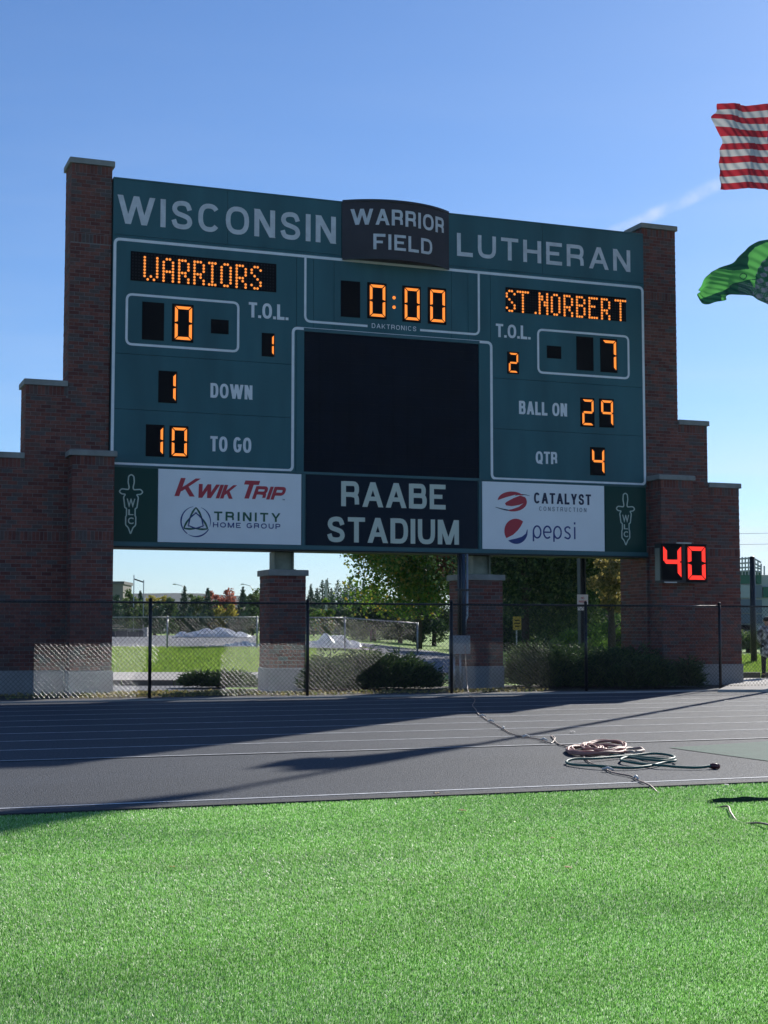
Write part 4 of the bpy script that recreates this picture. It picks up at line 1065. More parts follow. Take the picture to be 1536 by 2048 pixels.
# the big maple and its dark neighbours
def zat(py, d): return EYE+(HOR-py)/FPX*d
broad(838, 76, 2.3, 10.0, 3.45, 'maple', 52000, .16, 'maple_tree', 'maple turning from green to orange, between the two brick pillars', clumps=110)
broad(905, 74, 4.0, 8.6, 1.4, 'red', 3500, .13, 'maple_tree', 'red leaved tree showing just left of the conduits under the scoreboard', clumps=30)
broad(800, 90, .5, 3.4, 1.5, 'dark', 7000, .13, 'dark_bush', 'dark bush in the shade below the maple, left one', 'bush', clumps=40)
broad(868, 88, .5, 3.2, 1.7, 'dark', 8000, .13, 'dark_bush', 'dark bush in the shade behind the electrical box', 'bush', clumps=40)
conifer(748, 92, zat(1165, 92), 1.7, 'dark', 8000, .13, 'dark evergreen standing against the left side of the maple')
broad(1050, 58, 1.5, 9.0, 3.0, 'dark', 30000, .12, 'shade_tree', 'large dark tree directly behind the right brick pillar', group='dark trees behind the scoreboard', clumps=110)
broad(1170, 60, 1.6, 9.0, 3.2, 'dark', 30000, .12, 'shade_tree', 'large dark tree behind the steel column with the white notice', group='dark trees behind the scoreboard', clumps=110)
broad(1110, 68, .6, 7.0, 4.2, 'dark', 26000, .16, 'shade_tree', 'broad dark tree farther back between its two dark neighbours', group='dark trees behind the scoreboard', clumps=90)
broad(1222, 50, 1.9, 4.2, .62, 'amber', 3200, .11, 'yellow_tree', 'sunlit yellow leaved tree at the left edge of the right brick tower', clumps=22, tr=.5)
broad(1160, 52, .3, 1.5, 1.0, 'green', 5000, .10, 'green_bush', 'bright green bush on the grass behind the steel column', 'bush', clumps=24)
broad(1225, 54, .3, 1.7, .8, 'green', 4000, .10, 'green_bush', 'bright green bush at the foot of the right brick tower', 'bush', clumps=24)
broad(985, 62, .3, 1.9, 1.1, 'dark', 5000, .12, 'dark_bush', 'dark bush behind the right brick pillar beside the lawn', 'bush', clumps=24)
broad(1120, 78, .4, 4.0, 3.4, 'dark', 22000, .16, 'dark_bush', 'long dark bush closing the view under the dark trees', 'bush', clumps=70)
broad(1010, 80, .4, 3.4, 2.2, 'dark', 12000, .16, 'dark_bush', 'dark bush far behind the yellow sign', 'bush', clumps=40)
# far row
row = [(236, 118, 1212, 'olive', 'b', 'olive bush beside the grey building at the far left'),
       (262, 120, 1184, 'olive', 'b', 'olive green tree under the dark banner at the far left'),
       (281, 122, 1182, 'pine', 'c', 'dark evergreen standing under the right pole of the banner'),
       (312, 124, 1182, 'yellow', 'b', 'yellowing tree just right of the first fence post'),
       (338, 122, 1190, 'olive', 'b', 'olive tree between the yellowing tree and the evergreen'),
       (369, 120, 1172, 'pine', 'c', 'pointed evergreen under the curved street lamp'),
       (395, 130, 1182, 'olive', 'b', 'pale olive tree between two evergreens in the far row'),
       (416, 118, 1176, 'pine', 'c', 'dark ragged evergreen left of the red tree'),
       (434, 128, 1182, 'red', 'b', 'red autumn tree in the far row, left one'),
       (456, 126, 1178, 'red', 'b', 'red autumn tree in the far row, right one'),
       (455, 112, 1212, 'yellow', 'b', 'small yellow tree below the red trees'),
       (486, 118, 1174, 'pine', 'c', 'dark evergreen just right of the red trees'),
       (507, 122, 1178, 'olive', 'b', 'olive tree touching the left brick pillar'),
       (530, 122, 1172, 'olive', 'b', 'olive tree mostly hidden by the left brick pillar'),
       (572, 122, 1178, 'pine', 'c', 'evergreen wholly behind the left brick pillar')]
for px, d, top, colr, kd, lab in row:
    zt_ = zat(top, d)
    if kd == 'b': broad(px, d, .9, zt_, 1.15, colr, 4200, .17, 'far_tree', lab, group='trees beyond the parking lot', clumps=44, trunk_r=.07)
    else: conifer(px, d, zt_, 1.0, colr, 2600, .17, lab, group='trees beyond the parking lot')
fr2 = [(225+28*i, 108+4*(i % 3), 1203+5*((i*7) % 4)) for i in range(12)]
ROWLAB = ['dark hedge bush at the left end of the lot, beside the first tower', 'dark hedge bush second from the tower, behind the board stack', 'dark hedge bush right above the end of the board stack',
 'dark hedge bush just right of the first black fence post', 'dark hedge bush above the second post of the silver fence', 'dark hedge bush under the curved street lamp', 'dark hedge bush between the lamp and the ragged evergreen',
 'dark hedge bush below the ragged evergreen', 'dark hedge bush under the red trees', 'dark hedge bush right of the small yellow tree', 'dark hedge bush last before the left brick pillar', 'dark hedge bush behind the left brick pillar']
for i, (px, d, top) in enumerate(fr2):
    broad(px, d, .75, zat(top, d), .85, 'dark' if i % 3 else 'pine', 2400, .16, 'hedge_bush', ROWLAB[i], 'bush', group='dark bushes along the parking lot', clumps=24, trunk_r=.05)
con = [(622, 150, 1168), (634, 165, 1176), (645, 150, 1160), (654, 158, 1158), (663, 170, 1176), (676, 150, 1160), (690, 160, 1168), (700, 148, 1153), (712, 140, 1166), (727, 150, 1160)]
for i, (px, d, top) in enumerate(con):
    conifer(px, d, zat(top, d), 1.1+.35*(i % 3), 'pine', 2600, .20, ['small spruce nearest the left brick pillar, in the far grove', 'thin spruce second from the left brick pillar', 'tall spruce directly left of the pale utility pole', 'tall spruce directly right of the pale utility pole', 'short hazy spruce farthest back, right of the utility pole',
 'wide spruce in the middle of the far grove', 'broad spruce right of the middle of the far grove', 'tallest pointed spruce of the far grove', 'wide spruce second from the maple', 'spruce half hidden by the maple crown'][i], group='spruces of the far grove')
for i, (px, d, top, c_) in enumerate([(628, 105, 1205, 'olive'), (653, 100, 1208, 'maple'), (680, 102, 1206, 'pine'), (705, 98, 1204, 'olive'), (728, 96, 1210, 'dark'), (742, 90, 1195, 'dark')]):
    broad(px, d, .65, zat(top, d), 1.0, c_, 3200, .15, 'hedge_bush', ['olive bush touching the left brick pillar, below the spruces', 'bush with reddish leaves below the pale pole', 'dark green bush in the middle below the spruces', 'olive bush with yellow leaves left of the maple', 'dark bush in shade left of the maple', 'taller dark bush hard against the maple'][i], 'bush', group='bushes below the spruces', clumps=26, trunk_r=.05)

def juniper(cx_, cy_, rx_, ry_, h, n, lab, seed=0, mounds=9):
    root = empty('juniper_shrub', (cx_, cy_, 0), lab, 'shrub', 'spreading junipers behind the fence')
    rg = np.random.RandomState(seed); P = []; Dn = []
    for k in range(mounds):
        mx_, my_ = cx_+rg.uniform(-.75, .75)*rx_, cy_+rg.uniform(-.6, .6)*ry_; mh = h*rg.uniform(.6, 1.05)*(1-.35*((mx_-cx_)/rx_)**2); mr = rg.uniform(.5, .85)*max(ry_, rx_*.35)
        m_ = n//mounds; a = rg.rand(m_)*2*np.pi; el = np.arcsin(rg.rand(m_)**.8)
        rr_ = rg.uniform(.55, 1.0, m_)*(1+.22*np.sin(a*6+k)+.1*np.sin(a*13))
        P.append(np.stack([mx_+np.cos(a)*np.cos(el)*mr*rr_, my_+np.sin(a)*np.cos(el)*mr*rr_, .05+np.sin(el)*mh*rr_], 1))
        Dn.append(np.stack([np.cos(a), np.sin(a), .25+.45*rg.rand(m_)], 1))
    P = np.concatenate(P); Dn = np.concatenate(Dn); Dn += rg.randn(*Dn.shape)*.35; Dn /= np.linalg.norm(Dn, axis=1)[:, None]
    s = np.cross(Dn, rg.randn(*Dn.shape)); s /= np.linalg.norm(s, axis=1)[:, None]; L = (.07+.10*rg.rand(len(P)))[:, None]; wd = .012+.01*rg.rand(len(P))[:, None]
    V = np.stack([P-s*wd, P+s*wd, P+Dn*L+s*wd*.3, P+Dn*L-s*wd*.3], 1).reshape(-1, 3)
    V[:, 2] = np.maximum(V[:, 2], .012)
    m = mat('juniper_leaf', (.03, .06, .02), .7, rndcol=[(.025, .055, .025), (.042, .085, .030), (.07, .125, .04), (.12, .17, .055)], island=True, trans=.25, spec=.3)
    mesh('foliage', V, np.arange(4*len(P)).reshape(-1, 4), m, root)
    b = B()
    for k in range(5):
        a = 2*math.pi*k/5; b.tube([(cx_, cy_, 0), (cx_+math.cos(a)*rx_*.3, cy_+math.sin(a)*ry_*.3, h*.3), (cx_+math.cos(a)*rx_*.6, cy_+math.sin(a)*ry_*.6, h*.45)], [.04, .03, .012], 6)
    b.build('branch', m_bark, root)
juniper(12.4, 33.9, 1.85, .9, .85, 42000, 'wide dark juniper between the two brick pillars', 1, 12)
juniper(17.7, 33.7, 2.7, 1.1, .98, 70000, 'largest dark juniper, reaching from the right pillar to the right tower', 2, 15)
juniper(9.5, 36.2, .9, .7, .40, 12000, 'small low juniper at the left foot of the left brick pillar', 3, 6)
juniper(19.3, 31.95, 1.25, .5, .70, 18000, 'dark juniper sprays lying in front of the right brick tower', 4, 8)
# litter of leaves under the fence
rg = np.random.RandomState(5); n = 2600
px = np.concatenate([rg.uniform(5.3, 9.3, 1500), rg.uniform(9.3, 16, 700), rg.uniform(1, 5.5, 400)]); py = rg.uniform(31.15, 32.0, n)+np.where(px < 9.3, rg.uniform(0, 1.6, n), 0)
V, F = leaves(np.stack([px, py, .02+.05*rg.rand(n)], 1), None, .075)
props(mesh('leaf_litter', V, F, leafmat('leaf_fallen', [(.35, .28, .10), (.45, .38, .15), (.25, .22, .10), (.2, .25, .08)], .3)), 'pale fallen leaves scattered along the foot of the black fence', 'fallen leaves', kind='stuff')
# lawn grass that catches the light
n = 90000; rg = np.random.RandomState(9)
dd = 46.9*(62/46.9)**rg.rand(n); uu = rg.uniform(-.30, .30, n); gx_ = F2[0]*dd+R2[0]*uu*dd; gy_ = F2[1]*dd+R2[1]*uu*dd
k = ~((uu > -.045) & (uu < .08)); gx_, gy_, dd = gx_[k], gy_[k], dd[k]; n = len(gx_)
gz0 = G(gx_, gy_)-.05; a = rg.rand(n)*6.28; hh = .05+.05*rg.rand(n); wd = .012+.012*rg.rand(n)
V = np.stack([np.stack([gx_-np.cos(a)*wd, gy_-np.sin(a)*wd, gz0], 1), np.stack([gx_+np.cos(a)*wd, gy_+np.sin(a)*wd, gz0], 1), np.stack([gx_+.04*rg.randn(n), gy_+.04*rg.randn(n), gz0+hh+.03], 1)], 1).reshape(-1, 3)
props(mesh('lawn_grass', V, np.arange(3*n).reshape(-1, 3), leafmat('leaf_lawn', [(.18, .31, .05), (.27, .41, .07), (.38, .50, .11)], .5)), 'sunlit mown grass on the rise beyond the fence', 'grass', kind='stuff')

# ------------------------------------------------------------------ tarps, board stack
def sheet(px0, px1, py0, py1, d, zb, lab, seed, dep=2.5):
    rg = np.random.RandomState(seed); x0, x1 = (px0-768)/FPX*d, (px1-768)/FPX*d; h = (py1-py0)/FPX*d
    nx, ny = 60, 24; V = []
    ph = rg.rand(8)*6.28
    for j in range(ny+1):
        for i in range(nx+1):
            u, v = i/nx, j/ny
            e = (max(0, math.sin(math.pi*u))**.35)*(max(0, math.sin(math.pi*v))**.5)
            f = .62+.13*math.sin(u*9+ph[0])+.12*math.sin(u*21+v*5+ph[1])+.09*math.sin(u*37+v*11+ph[2])+.09*math.sin(v*14+u*16+ph[3])
            l = x0+(x1-x0)*u; dd_ = d+(v-.5)*dep+.15*math.sin(u*12+ph[4]); q = ld(l, dd_)
            V.append((q[0], q[1], zb+max(.01, h*e*f*1.0)+.02*rg.rand()))
    Fq = np.array([[j*(nx+1)+i, j*(nx+1)+i+1, (j+1)*(nx+1)+i+1, (j+1)*(nx+1)+i] for j in range(ny) for i in range(nx)])
    q = ld((x0+x1)/2, d)
    o = mesh('tarpaulin', V, Fq, mat('white_plastic', (.92, .93, .95), .35, var=.05, vscale=2, trans=.45), None, True, org=(q[0], q[1], zb)); props(o, lab, 'tarpaulin', 'white plastic sheets heaped on the ground')
sheet(352, 502, 1249, 1271, 92, float(G(*ld(-10, 92)))+.03, 'long crumpled white sheet across the far side of the parking lot', 1, 3.5)
sheet(452, 524, 1285, 1297, 62.5, float(G(*ld(-5.5, 62.5)))+.03, 'low white sheet at the near edge of the lot, left of the pillar', 2, 1.6)
sheet(606, 724, 1272, 1304, 59.5, float(G(*ld(-2, 59.5)))+.0, 'high white heap of sheeting right of the left brick pillar', 3, 2.0)
d = 95; lt = lambda px: (px-768)/FPX*d
gq = float(G(*ld(lt(255), d)))
st_ = empty('board_stack', (*ld(lt(255), d), gq), 'low stack of pale boards over dark crates at the far left of the lot', 'stack')
def rbox(l0, l1, d0, d1, z0, z1, nm, m, par, tilt=0.):
    p = [ld(a, b_) for a, b_ in ((l0, d0), (l1, d0), (l1, d1), (l0, d1))]
    b = B(); b.add([(*p[0], z0), (*p[1], z0+tilt), (*p[2], z0+tilt), (*p[3], z0), (*p[0], z1), (*p[1], z1+tilt), (*p[2], z1+tilt), (*p[3], z1)], [(0,3,2,1),(4,5,6,7),(0,1,5,4),(1,2,6,5),(2,3,7,6),(3,0,4,7)])
    return b.build(nm, m, par)
m_crate = mat('dark_crate', (.06, .065, .08), .6, var=.3, vscale=3); m_wood = mat('pale_board', (.55, .48, .34), .8, var=.2, vscale=4)
for i, (a, c) in enumerate(((205, 232), (233, 256), (257, 278), (279, 294))):
    rbox(lt(a), lt(c), d, d+1.2, gq, gq+.36+.05*(i % 2), 'crate', m_crate, st_)
for i, (a, c, z, t) in enumerate(((200, 240, .50, .02), (205, 252, .56, -.03), (210, 246, .64, .03), (235, 285, .44, .0), (200, 236, .72, .02), (250, 292, .50, -.02))):
    rbox(lt(a), lt(c), d+.1*i, d+.35+.1*i, gq+z, gq+z+.045, 'board', m_wood if i not in (3, 5) else mat('grey_board', (.35, .35, .34), .7), st_, t)
rbox(lt(289), lt(296), d-.1, d+.9, gq, gq+.62, 'post_block', mat('grey_board', (0,0,0)), st_)

# ------------------------------------------------------------------ distant things
ba = empty('banner_frame', (*ld((277-768)/FPX*112, 112), 1.0), 'thin pole frame with a slanting dark banner above the far trees', 'banner')
for px, top in ((268, 1150), (287.5, 1160)):
    p = fw(px, top, 112); B().tube([(p[0], p[1], float(G(p[0], p[1]))), tuple(p)], .035, 6).build('pole', m_galv, ba)
p, q = fw(269, 1157, 112), fw(287, 1163, 112)
B().add([tuple(p), tuple(q), (q[0], q[1], q[2]-.1), (p[0], p[1], p[2]-.1)]+[(v[0]+.02, v[1]+.05, v[2]+e) for v, e in ((p, 0), (q, 0), (q, -.1), (p, -.1))], [(0,1,2,3)[::-1], (4,5,6,7), (0,4,5,1), (3,2,6,7)]).build('banner', m_black, ba)
for k, (px, lab) in enumerate(((372, 'curved arm street lamp above the pointed evergreen'), (508, 'curved arm street lamp just left of the left brick pillar'))):
    p = fw(px, 1185, 160); g_ = float(G(p[0], p[1])); top = fw(px-7, 1172, 160); e = fw(px-20, 1168.5, 160)
    s_ = empty('street_lamp', (p[0], p[1], g_), lab, 'street lamp', 'street lamps beyond the trees')
    B().tube([(p[0], p[1], g_), tuple(p), tuple(top), tuple(e)], [.07, .05, .035, .03], 6).build('pole', m_galv, s_)
    B().tube([tuple(e), tuple(e+np.array([-.35*R2[0], -.35*R2[1], .0]))], [.06, .05], 6).build('lamp_head', m_galv, s_)
p = fw(652.5, 1160, 140); g_ = float(G(p[0], p[1]))
up = empty('utility_pole', (p[0], p[1], g_), 'pale utility pole in front of the far spruces', 'utility pole')
B().tube([(p[0], p[1], g_), tuple(p)], [.14, .10], 8).build('pole', mat('pale_wood', (.45, .42, .38), .8), up); B().tube([tuple(p+np.array([-.5, 0, -.35])), tuple(p+np.array([.5, 0, -.35]))], .04, 6).build('crossarm', mat('pale_wood', (0,0,0)), up)
# grey building
d = 175; a = (200-768)/FPX*d; c = (246.5-768)/FPX*d; z1 = zat(1169, d)
bq = empty('grey_building', (*ld((a+c)/2, d), 1), 'grey brown flat roofed building at the far left edge of the gap', 'building')
rbox(a, c, d, d+6, .8, z1, 'wall', mat('wall_greybrown', (.22, .20, .18), .85, var=.2, vscale=1), bq)
rbox(a-.1, c+.15, d-.15, d+6.1, z1+.002, z1+.35, 'roof', mat('roof_trim', (.10, .10, .10), .8), bq)
for i in range(3):
    for j in range(1): wdw = rbox(a+.5+i*.9, a+1.0+i*.9, d-.04, d-.003, 2.4, 3.6, 'window', mat('dark_glass', (.02, .03, .04), .1), bq)
# hill ridge
V = []; F = []; n = 60
for i in range(n+1):
    px = -300+i*50; d = 1500; top = 1180+7*math.sin(px*.006)+max(0, (px-380)*.10); top = min(top, 1252)
    p = fw(px, top, d); q = ld((px-768)/FPX*(d-250), d-250); r_ = ld((px-768)/FPX*(d+400), d+400)
    V += [(q[0], q[1], -2), tuple(p), (r_[0], r_[1], -2)]
    if i: a = 3*i; F += [(a-3, a, a+1, a-2), (a-2, a+1, a+2, a-1)]
props(mesh('distant_hill', V, F, mat('hill_forest', (.05, .075, .05), .95, var=.5, vscale=.03)), kind='structure')

# ------------------------------------------------------------------ stands on the far right
d = 85
gs = empty('grandstand', (*ld((1520-768)/FPX*d, d), .4), 'pale and green panelled stadium building at the right edge', 'building')
def L_(px): return (px-768)/FPX*d
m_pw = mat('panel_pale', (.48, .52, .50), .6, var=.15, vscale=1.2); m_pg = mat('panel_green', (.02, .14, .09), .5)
m_pd = mat('panel_dark', (.16, .20, .24), .6)  # darker blue-grey panels of the stand wall
zq = lambda py: zat(py, d)
rbox(L_(1470), L_(1700), d+.2, d+7, .3, zq(1150), 'wall', m_pw, gs)
rbox(L_(1470), L_(1507), d+.05, d+.19, zq(1168), zq(1142), 'green_panel', m_pg, gs)
rbox(L_(1513), L_(1523), d+.05, d+.19, zq(1168), zq(1142), 'green_panel', m_pg, gs)
rbox(L_(1526), L_(1560), d+.05, d+.19, zq(1195), zq(1174), 'green_panel', m_pg, gs)
for (p0, p1) in ((1170, 1196), (1199, 1226), (1228, 1247)):
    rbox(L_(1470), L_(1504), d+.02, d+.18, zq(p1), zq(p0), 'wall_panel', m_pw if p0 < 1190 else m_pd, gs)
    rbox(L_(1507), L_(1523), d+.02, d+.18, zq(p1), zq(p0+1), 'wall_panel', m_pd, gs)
rbox(L_(1470), L_(1560), d-.5, d-.1, zq(1265), zq(1262), 'rail', mat('rail_pale', (.5, .45, .38), .7), gs)
rbox(L_(1470), L_(1498), d-.2, d+.1, zq(1260), zq(1250), 'dark_opening', m_black, gs)
b = B()
for k in range(9):
    b.tube([tuple(fw(1478+6.3*k, 1150, d)), tuple(fw(1478+6.3*k, 1114+max(0, k-4)*4.5, d))], .045, 5)
for yy in (1118, 1127, 1136, 1143): b.tube([tuple(fw(1476, yy, d)), tuple(fw(1506, yy-2, d)), tuple(fw(1522, yy+7 if yy < 1135 else yy+2, d))], .05, 5)
b.build('roof_lattice', mat('lattice_pale', (.5, .5, .48), .6), gs)
rbox(L_(1524), L_(1600), d+8, d+12, zq(1200), zq(1150), 'rear_block', mat('rear_block', (.16, .18, .22), .7), gs)
for k, (pxa, pxb) in enumerate(((1478, 1497),)): pass
broad(1495, 70, .3, 1.25, .95, 'olive', 2500, .12, 'green_bush', 'low bush on the lawn beside the right brick tower', 'bush', clumps=20)
p = fw(1504, 1115, 54); g_ = float(G(p[0], p[1]))
bp = empty('black_pole', (p[0], p[1], g_), 'thick black pole standing on the lawn right of the brick tower', 'pole')
B().tube([(p[0], p[1], g_-.1), (p[0], p[1], g_+1.2), tuple(p)], [.115, .11, .09], 12).build('shaft', m_fb, bp, True)
B().tube([tuple(p), tuple(p+np.array([0, 0, .04]))], [.11, .05], 12).build('pole_cap', m_fb, bp, True)
for k, (ya, yb_) in enumerate(((1066, 1062), (1087, 1085))):
    a = fw(1380, ya+3, 150); c = fw(1750, yb_-4, 150); mid_ = (a+c)/2-np.array([0, 0, .1])
    o = B().tube([tuple(v) for v in smooth_path([a, mid_, c], 8)], .018, 5).build('power_line', m_fb, None, org=tuple(a)); props(o, ['upper thin power line crossing the sky right of the brick tower', 'lower thin power line crossing the sky right of the brick tower'][k], 'power line', 'power lines on the right')

# ------------------------------------------------------------------ flagpole and flags
fx, fy = 22.75, 31.3
fz = 16.4
fp = empty('flagpole', (fx, fy, 0), 'tall white flagpole just outside the right edge carrying two flags', 'flagpole')
B().tube([(fx, fy, 0), (fx, fy, 8), (fx, fy, fz)], [.10, .085, .05], 14).build('pole', mat('pole_white', (.6, .6, .6), .35, .4), fp, True)
bm = bmesh.new(); bmesh.ops.create_uvsphere(bm, u_segments=14, v_segments=10, radius=.11, matrix=Matrix.Translation((0, 0, fz+.08))); me = bpy.data.meshes.new('finial'); bm.to_mesh(me); bm.free(); me.materials.append(mat('brass', (.6, .42, .12), .3, .9)); o = link('finial', me, fp)
B().bbox(fx-.22, fx+.22, fy-.22, fy+.22, -.02, .08, .02).build('base', m_conc, fp)
B().tube([(fx-.09, fy-.05, 1.0), (fx-.08, fy-.04, fz-.1)], .008, 5).build('halyard', m_grey, fp)
def cloth(nm, top, bot, nx, ny, colour, mats, lab, amp, Y0, wind, fly=0.):
    """top/bot: list of (px,py) from pole to fly; unprojected on the vertical plane through the pole along wind"""
    wd = np.array(wind)/np.linalg.norm(wind); nrm = np.array([-wd[1], wd[0]])
    def hit(px, py):
        d_ = ray(px, py); t = ((fx*nrm[0]+fy*nrm[1]))/(d_[0]*nrm[0]+d_[1]*nrm[1]); return CAM+d_*t
    T = [hit(*p) for p in top]; Bo = [hit(*p) for p in bot]
    def samp(L, u):
        s_ = u*(len(L)-1); i = min(int(s_), len(L)-2); return L[i]+(L[i+1]-L[i])*(s_-i)
    T = smooth_path(T, 8); Bo = smooth_path(Bo, 8); V = []
    for j in range(ny+1):
        for i in range(nx+1):
            u, v = i/nx, j/ny; p = samp(T, u)*(1-v)+samp(Bo, u)*v
            off = amp*(min(1, u*3))*(math.sin(u*9+v*2.2)*.8+.35*math.sin(u*17-v*5)+.25*math.sin(v*9+u*5)); off += .012*math.sin(u*60+v*38)
            fl_ = fly*u**4*(math.exp(-((v-.24)/.11)**2)-.25*math.exp(-((v-.42)/.08)**2)); V.append((p[0]+nrm[0]*off+wd[0]*fl_, p[1]+nrm[1]*off+wd[1]*fl_, p[2]))
    me = bpy.data.meshes.new(nm); F = []; mi = []
    for j in range(ny):
        for i in range(nx): a = j*(nx+1)+i; F.append((a, a+1, a+nx+2, a+nx+1)); mi.append(colour((i+.5)/nx, (j+.5)/ny))
    o = mesh(nm, V, np.array(F), mats, None, True, org=tuple(V[0])); o.data.polygons.foreach_set('material_index', np.array(mi, np.int32))
    props(o, lab, 'flag', 'flags on the flagpole'); return o
m_fr = mat('flag_red', (.50, .035, .05), .9, spec=.08, trans=.5, bump=.3, bscale=18); m_fw_ = mat('flag_white', (.62, .60, .56), .9, spec=.08, trans=.5, bump=.3, bscale=18); m_fbl = mat('flag_blue', (.03, .05, .20), .75, trans=.45)
def usc(u, v):
    s_ = int(v*13)
    if u < .34 and v < 7/13:
        a = u/.34*12; b_ = v/(7/13)*10; i, j = round(a), round(b_)
        if 0 < i < 12 and 0 < j < 10 and (i+j) % 2 == 0 and (a-i)**2*1.3+(b_-j)**2 < .16: return 1
        return 2
    return 0 if s_ % 2 == 0 else 1
WIND = (-4.2, -2.6)
cloth('national_flag', [(1580, 205), (1560, 206), (1535, 207), (1500, 210), (1470, 208), (1436, 207)],
      [(1580, 384), (1560, 382), (1535, 379), (1500, 377), (1470, 379), (1447, 378)], 190, 130, usc, [m_fr, m_fw_, m_fbl],
      'red and white striped national flag with blue canton flying at upper right', .10, 0, WIND, .45)
m_g1 = mat('flag_dark_green', (.02, .11, .065), .9, spec=.08, trans=.35, bump=.3, bscale=18); m_g2 = mat('flag_bright_green', (.16, .58, .13), .9, spec=.08, trans=.5, bump=.3, bscale=18); m_g3 = mat('flag_grey', (.16, .20, .24), .9, spec=.08, trans=.35)
poly_g = [(1399,590),(1400,572),(1407,556),(1420,545),(1437,537),(1455,537),(1468,540),(1505,538),(1504,505),(1512,495),(1530,486),(1560,482),(1560,500),(1540,506),(1525,525),(1516,545),(1512,558),(1490,562),(1465,568),(1440,582),(1412,595),(1404,596)]
dark_poly2 = [(1504,560),(1512,560),(1513,575),(1508,574)]
def inside(poly, x, y):
    c = False; n = len(poly); j = n-1
    for i in range(n):
        xi, yi = poly[i]; xj, yj = poly[j]
        if (yi > y) != (yj > y) and x < (xj-xi)*(y-yi)/(yj-yi)+xi: c = not c
        j = i
    return c
gt = [(1580, 480), (1560, 478), (1536, 479), (1510, 485), (1488, 503), (1470, 525), (1450, 532), (1425, 541), (1408, 553), (1399, 580)]
gb2 = [(1580, 626), (1560, 616), (1536, 606), (1510, 592), (1488, 590), (1456, 590), (1446, 601), (1430, 604), (1414, 608), (1400, 590)]
def lerp2(L, u):
    s_ = u*(len(L)-1); i = min(int(s_), len(L)-2); f_ = s_-i; return (L[i][0]*(1-f_)+L[i+1][0]*f_, L[i][1]*(1-f_)+L[i+1][1]*f_)
def gcol(u, v):
    a = lerp2(gt, u); b_ = lerp2(gb2, u); x, y = a[0]*(1-v)+b_[0]*v, a[1]*(1-v)+b_[1]*v
    if inside(poly_g, x, y): return 0 if (abs(math.hypot(x-1492, y-552)-6) < .9) else 1
    if inside([(1436,590),(1448,590),(1444,602),(1438,604)], x, y) or inside(dark_poly2, x, y): return 1
    if x > 1518+(y-515)*-.1 and y > 515 and math.sin(x*.31+y*.17)+math.sin(y*.45-x*.12) > .2: return 2
    if x > 1480 and y > 566 and math.sin(x*.35+y*1.9) > .75: return 2
    return 0
cloth('team_flag', gt, gb2, 200, 110, gcol, [m_g1, m_g2, m_g3], 'dark green flag with a bright green emblem flying below the striped flag', .09, 0, WIND)

# ------------------------------------------------------------------ hoses and cord
def zp3(x, y): return (900+x/2.415, 1360+y/2.415)
def gpath(pts, z, jit=0): 
    o = []
    for p in pts:
        q = gr(*zp3(*p), 0); o.append((q[0], q[1], z+(random.random()*jit)))
    return o
m_hp = mat('pink_hose', (.50, .22, .17), .6, var=.3, vscale=8); m_hg = mat('green_hose', (.03, .13, .095), .55)
m_hw = mat('pale_hose', (.60, .42, .30), .6)
def loop(cx, cy, rx, ry, ph, turns, dr=0.): return [(cx+(rx+dr*k)*math.cos(ph+2*math.pi*k/14), cy+(ry+dr*.2*k)*math.sin(ph+2*math.pi*k/14)) for k in range(int(14*turns)+1)]
base = gr(*zp3(700, 350))
h1 = empty('hose_coil', (base[0], base[1], 0), 'pinkish rubber hose heaped in loose coils on the track', 'hose')
segs = [(loop(655, 350, 98, 22, 0, 3.3, -.9), .03, m_hp), (loop(745, 346, 90, 21, 2.2, 2.6, .6), .052, m_hp), (loop(705, 356, 135, 20, 1.1, 1.7), .028, m_hp)]
for s_, z_, m_ in segs: B().tube(smooth_path(gpath(s_, z_, .03), 4), .016, 8).build('hose_loop', m_, h1, True)
B().tube(smooth_path(gpath(loop(890, 355, 46, 12, .5, 1.15), .03, .02), 4), .016, 8).build('hose_loop', m_hw, h1, True)
base = gr(*zp3(820, 405))
h2 = empty('green_hose', (base[0], base[1], 0), 'dark green hose laid in long loops in front of the pinkish coil', 'hose')
gp = [(770, 372), (900, 380), (960, 392), (1050, 398), (1085, 388), (1060, 372), (980, 368), (880, 376), (700, 394), (600, 400), (562, 408), (600, 420), (720, 432), (860, 436), (960, 428), (1030, 414), (1085, 410), (1080, 400), (1010, 402), (930, 396), (860, 384), (825, 398), (850, 410), (940, 420), (1020, 430), (1120, 433), (1200, 434), (1262, 431)]
B().tube(smooth_path(gpath(gp, .022, .02), 5), .014, 8).build('hose_loop', m_hg, h2, True)
b = B(); q = gpath([(1255, 431), (1275, 430), (1298, 432)], .03); b.tube(q, [.022, .032, .026], 10); b.build('nozzle', mat('brass_dark_red', (.12, .03, .03), .4), h2, True)
c0 = pl(929, 1288, 31.93)
cp_ = [(930, 1291, 32.37), (931, 1310, 32.1), (932, 1340, 31.6)]
pts = [tuple(pl(*p)) for p in cp_]+[(*pl(935, 1366, 31.25)[:2], .12)]
fl = [(938,1390),(944,1396),(950,1400),(948,1407),(945,1412),(952,1421),(957,1430),(965,1435),(975,1442),(983,1446),(994,1452),(1007,1460),(1022,1469),(1038,1474),(1052,1477),(1070,1479),(1086,1483),(1096,1487),(1104,1488),(1110,1478),(1102,1473),(1107,1479),(1116,1490),(1135,1496),(1160,1508),(1172,1522),(1185,1530),(1207,1536),(1216,1544),(1235,1550),(1262,1555),(1275,1563),(1300,1574),(1322,1587),(1350,1593),(1385,1601),(1412,1607),(1430,1612),(1455,1618),(1462,1632),(1480,1642),(1520,1652),(1560,1662)]
pts += [(*gr(*p)[:2], .014 if p[1] < 1580 else (-.014 if p[0] < 1448 or 1470 < p[0] < 1505 else .022)) for p in fl]
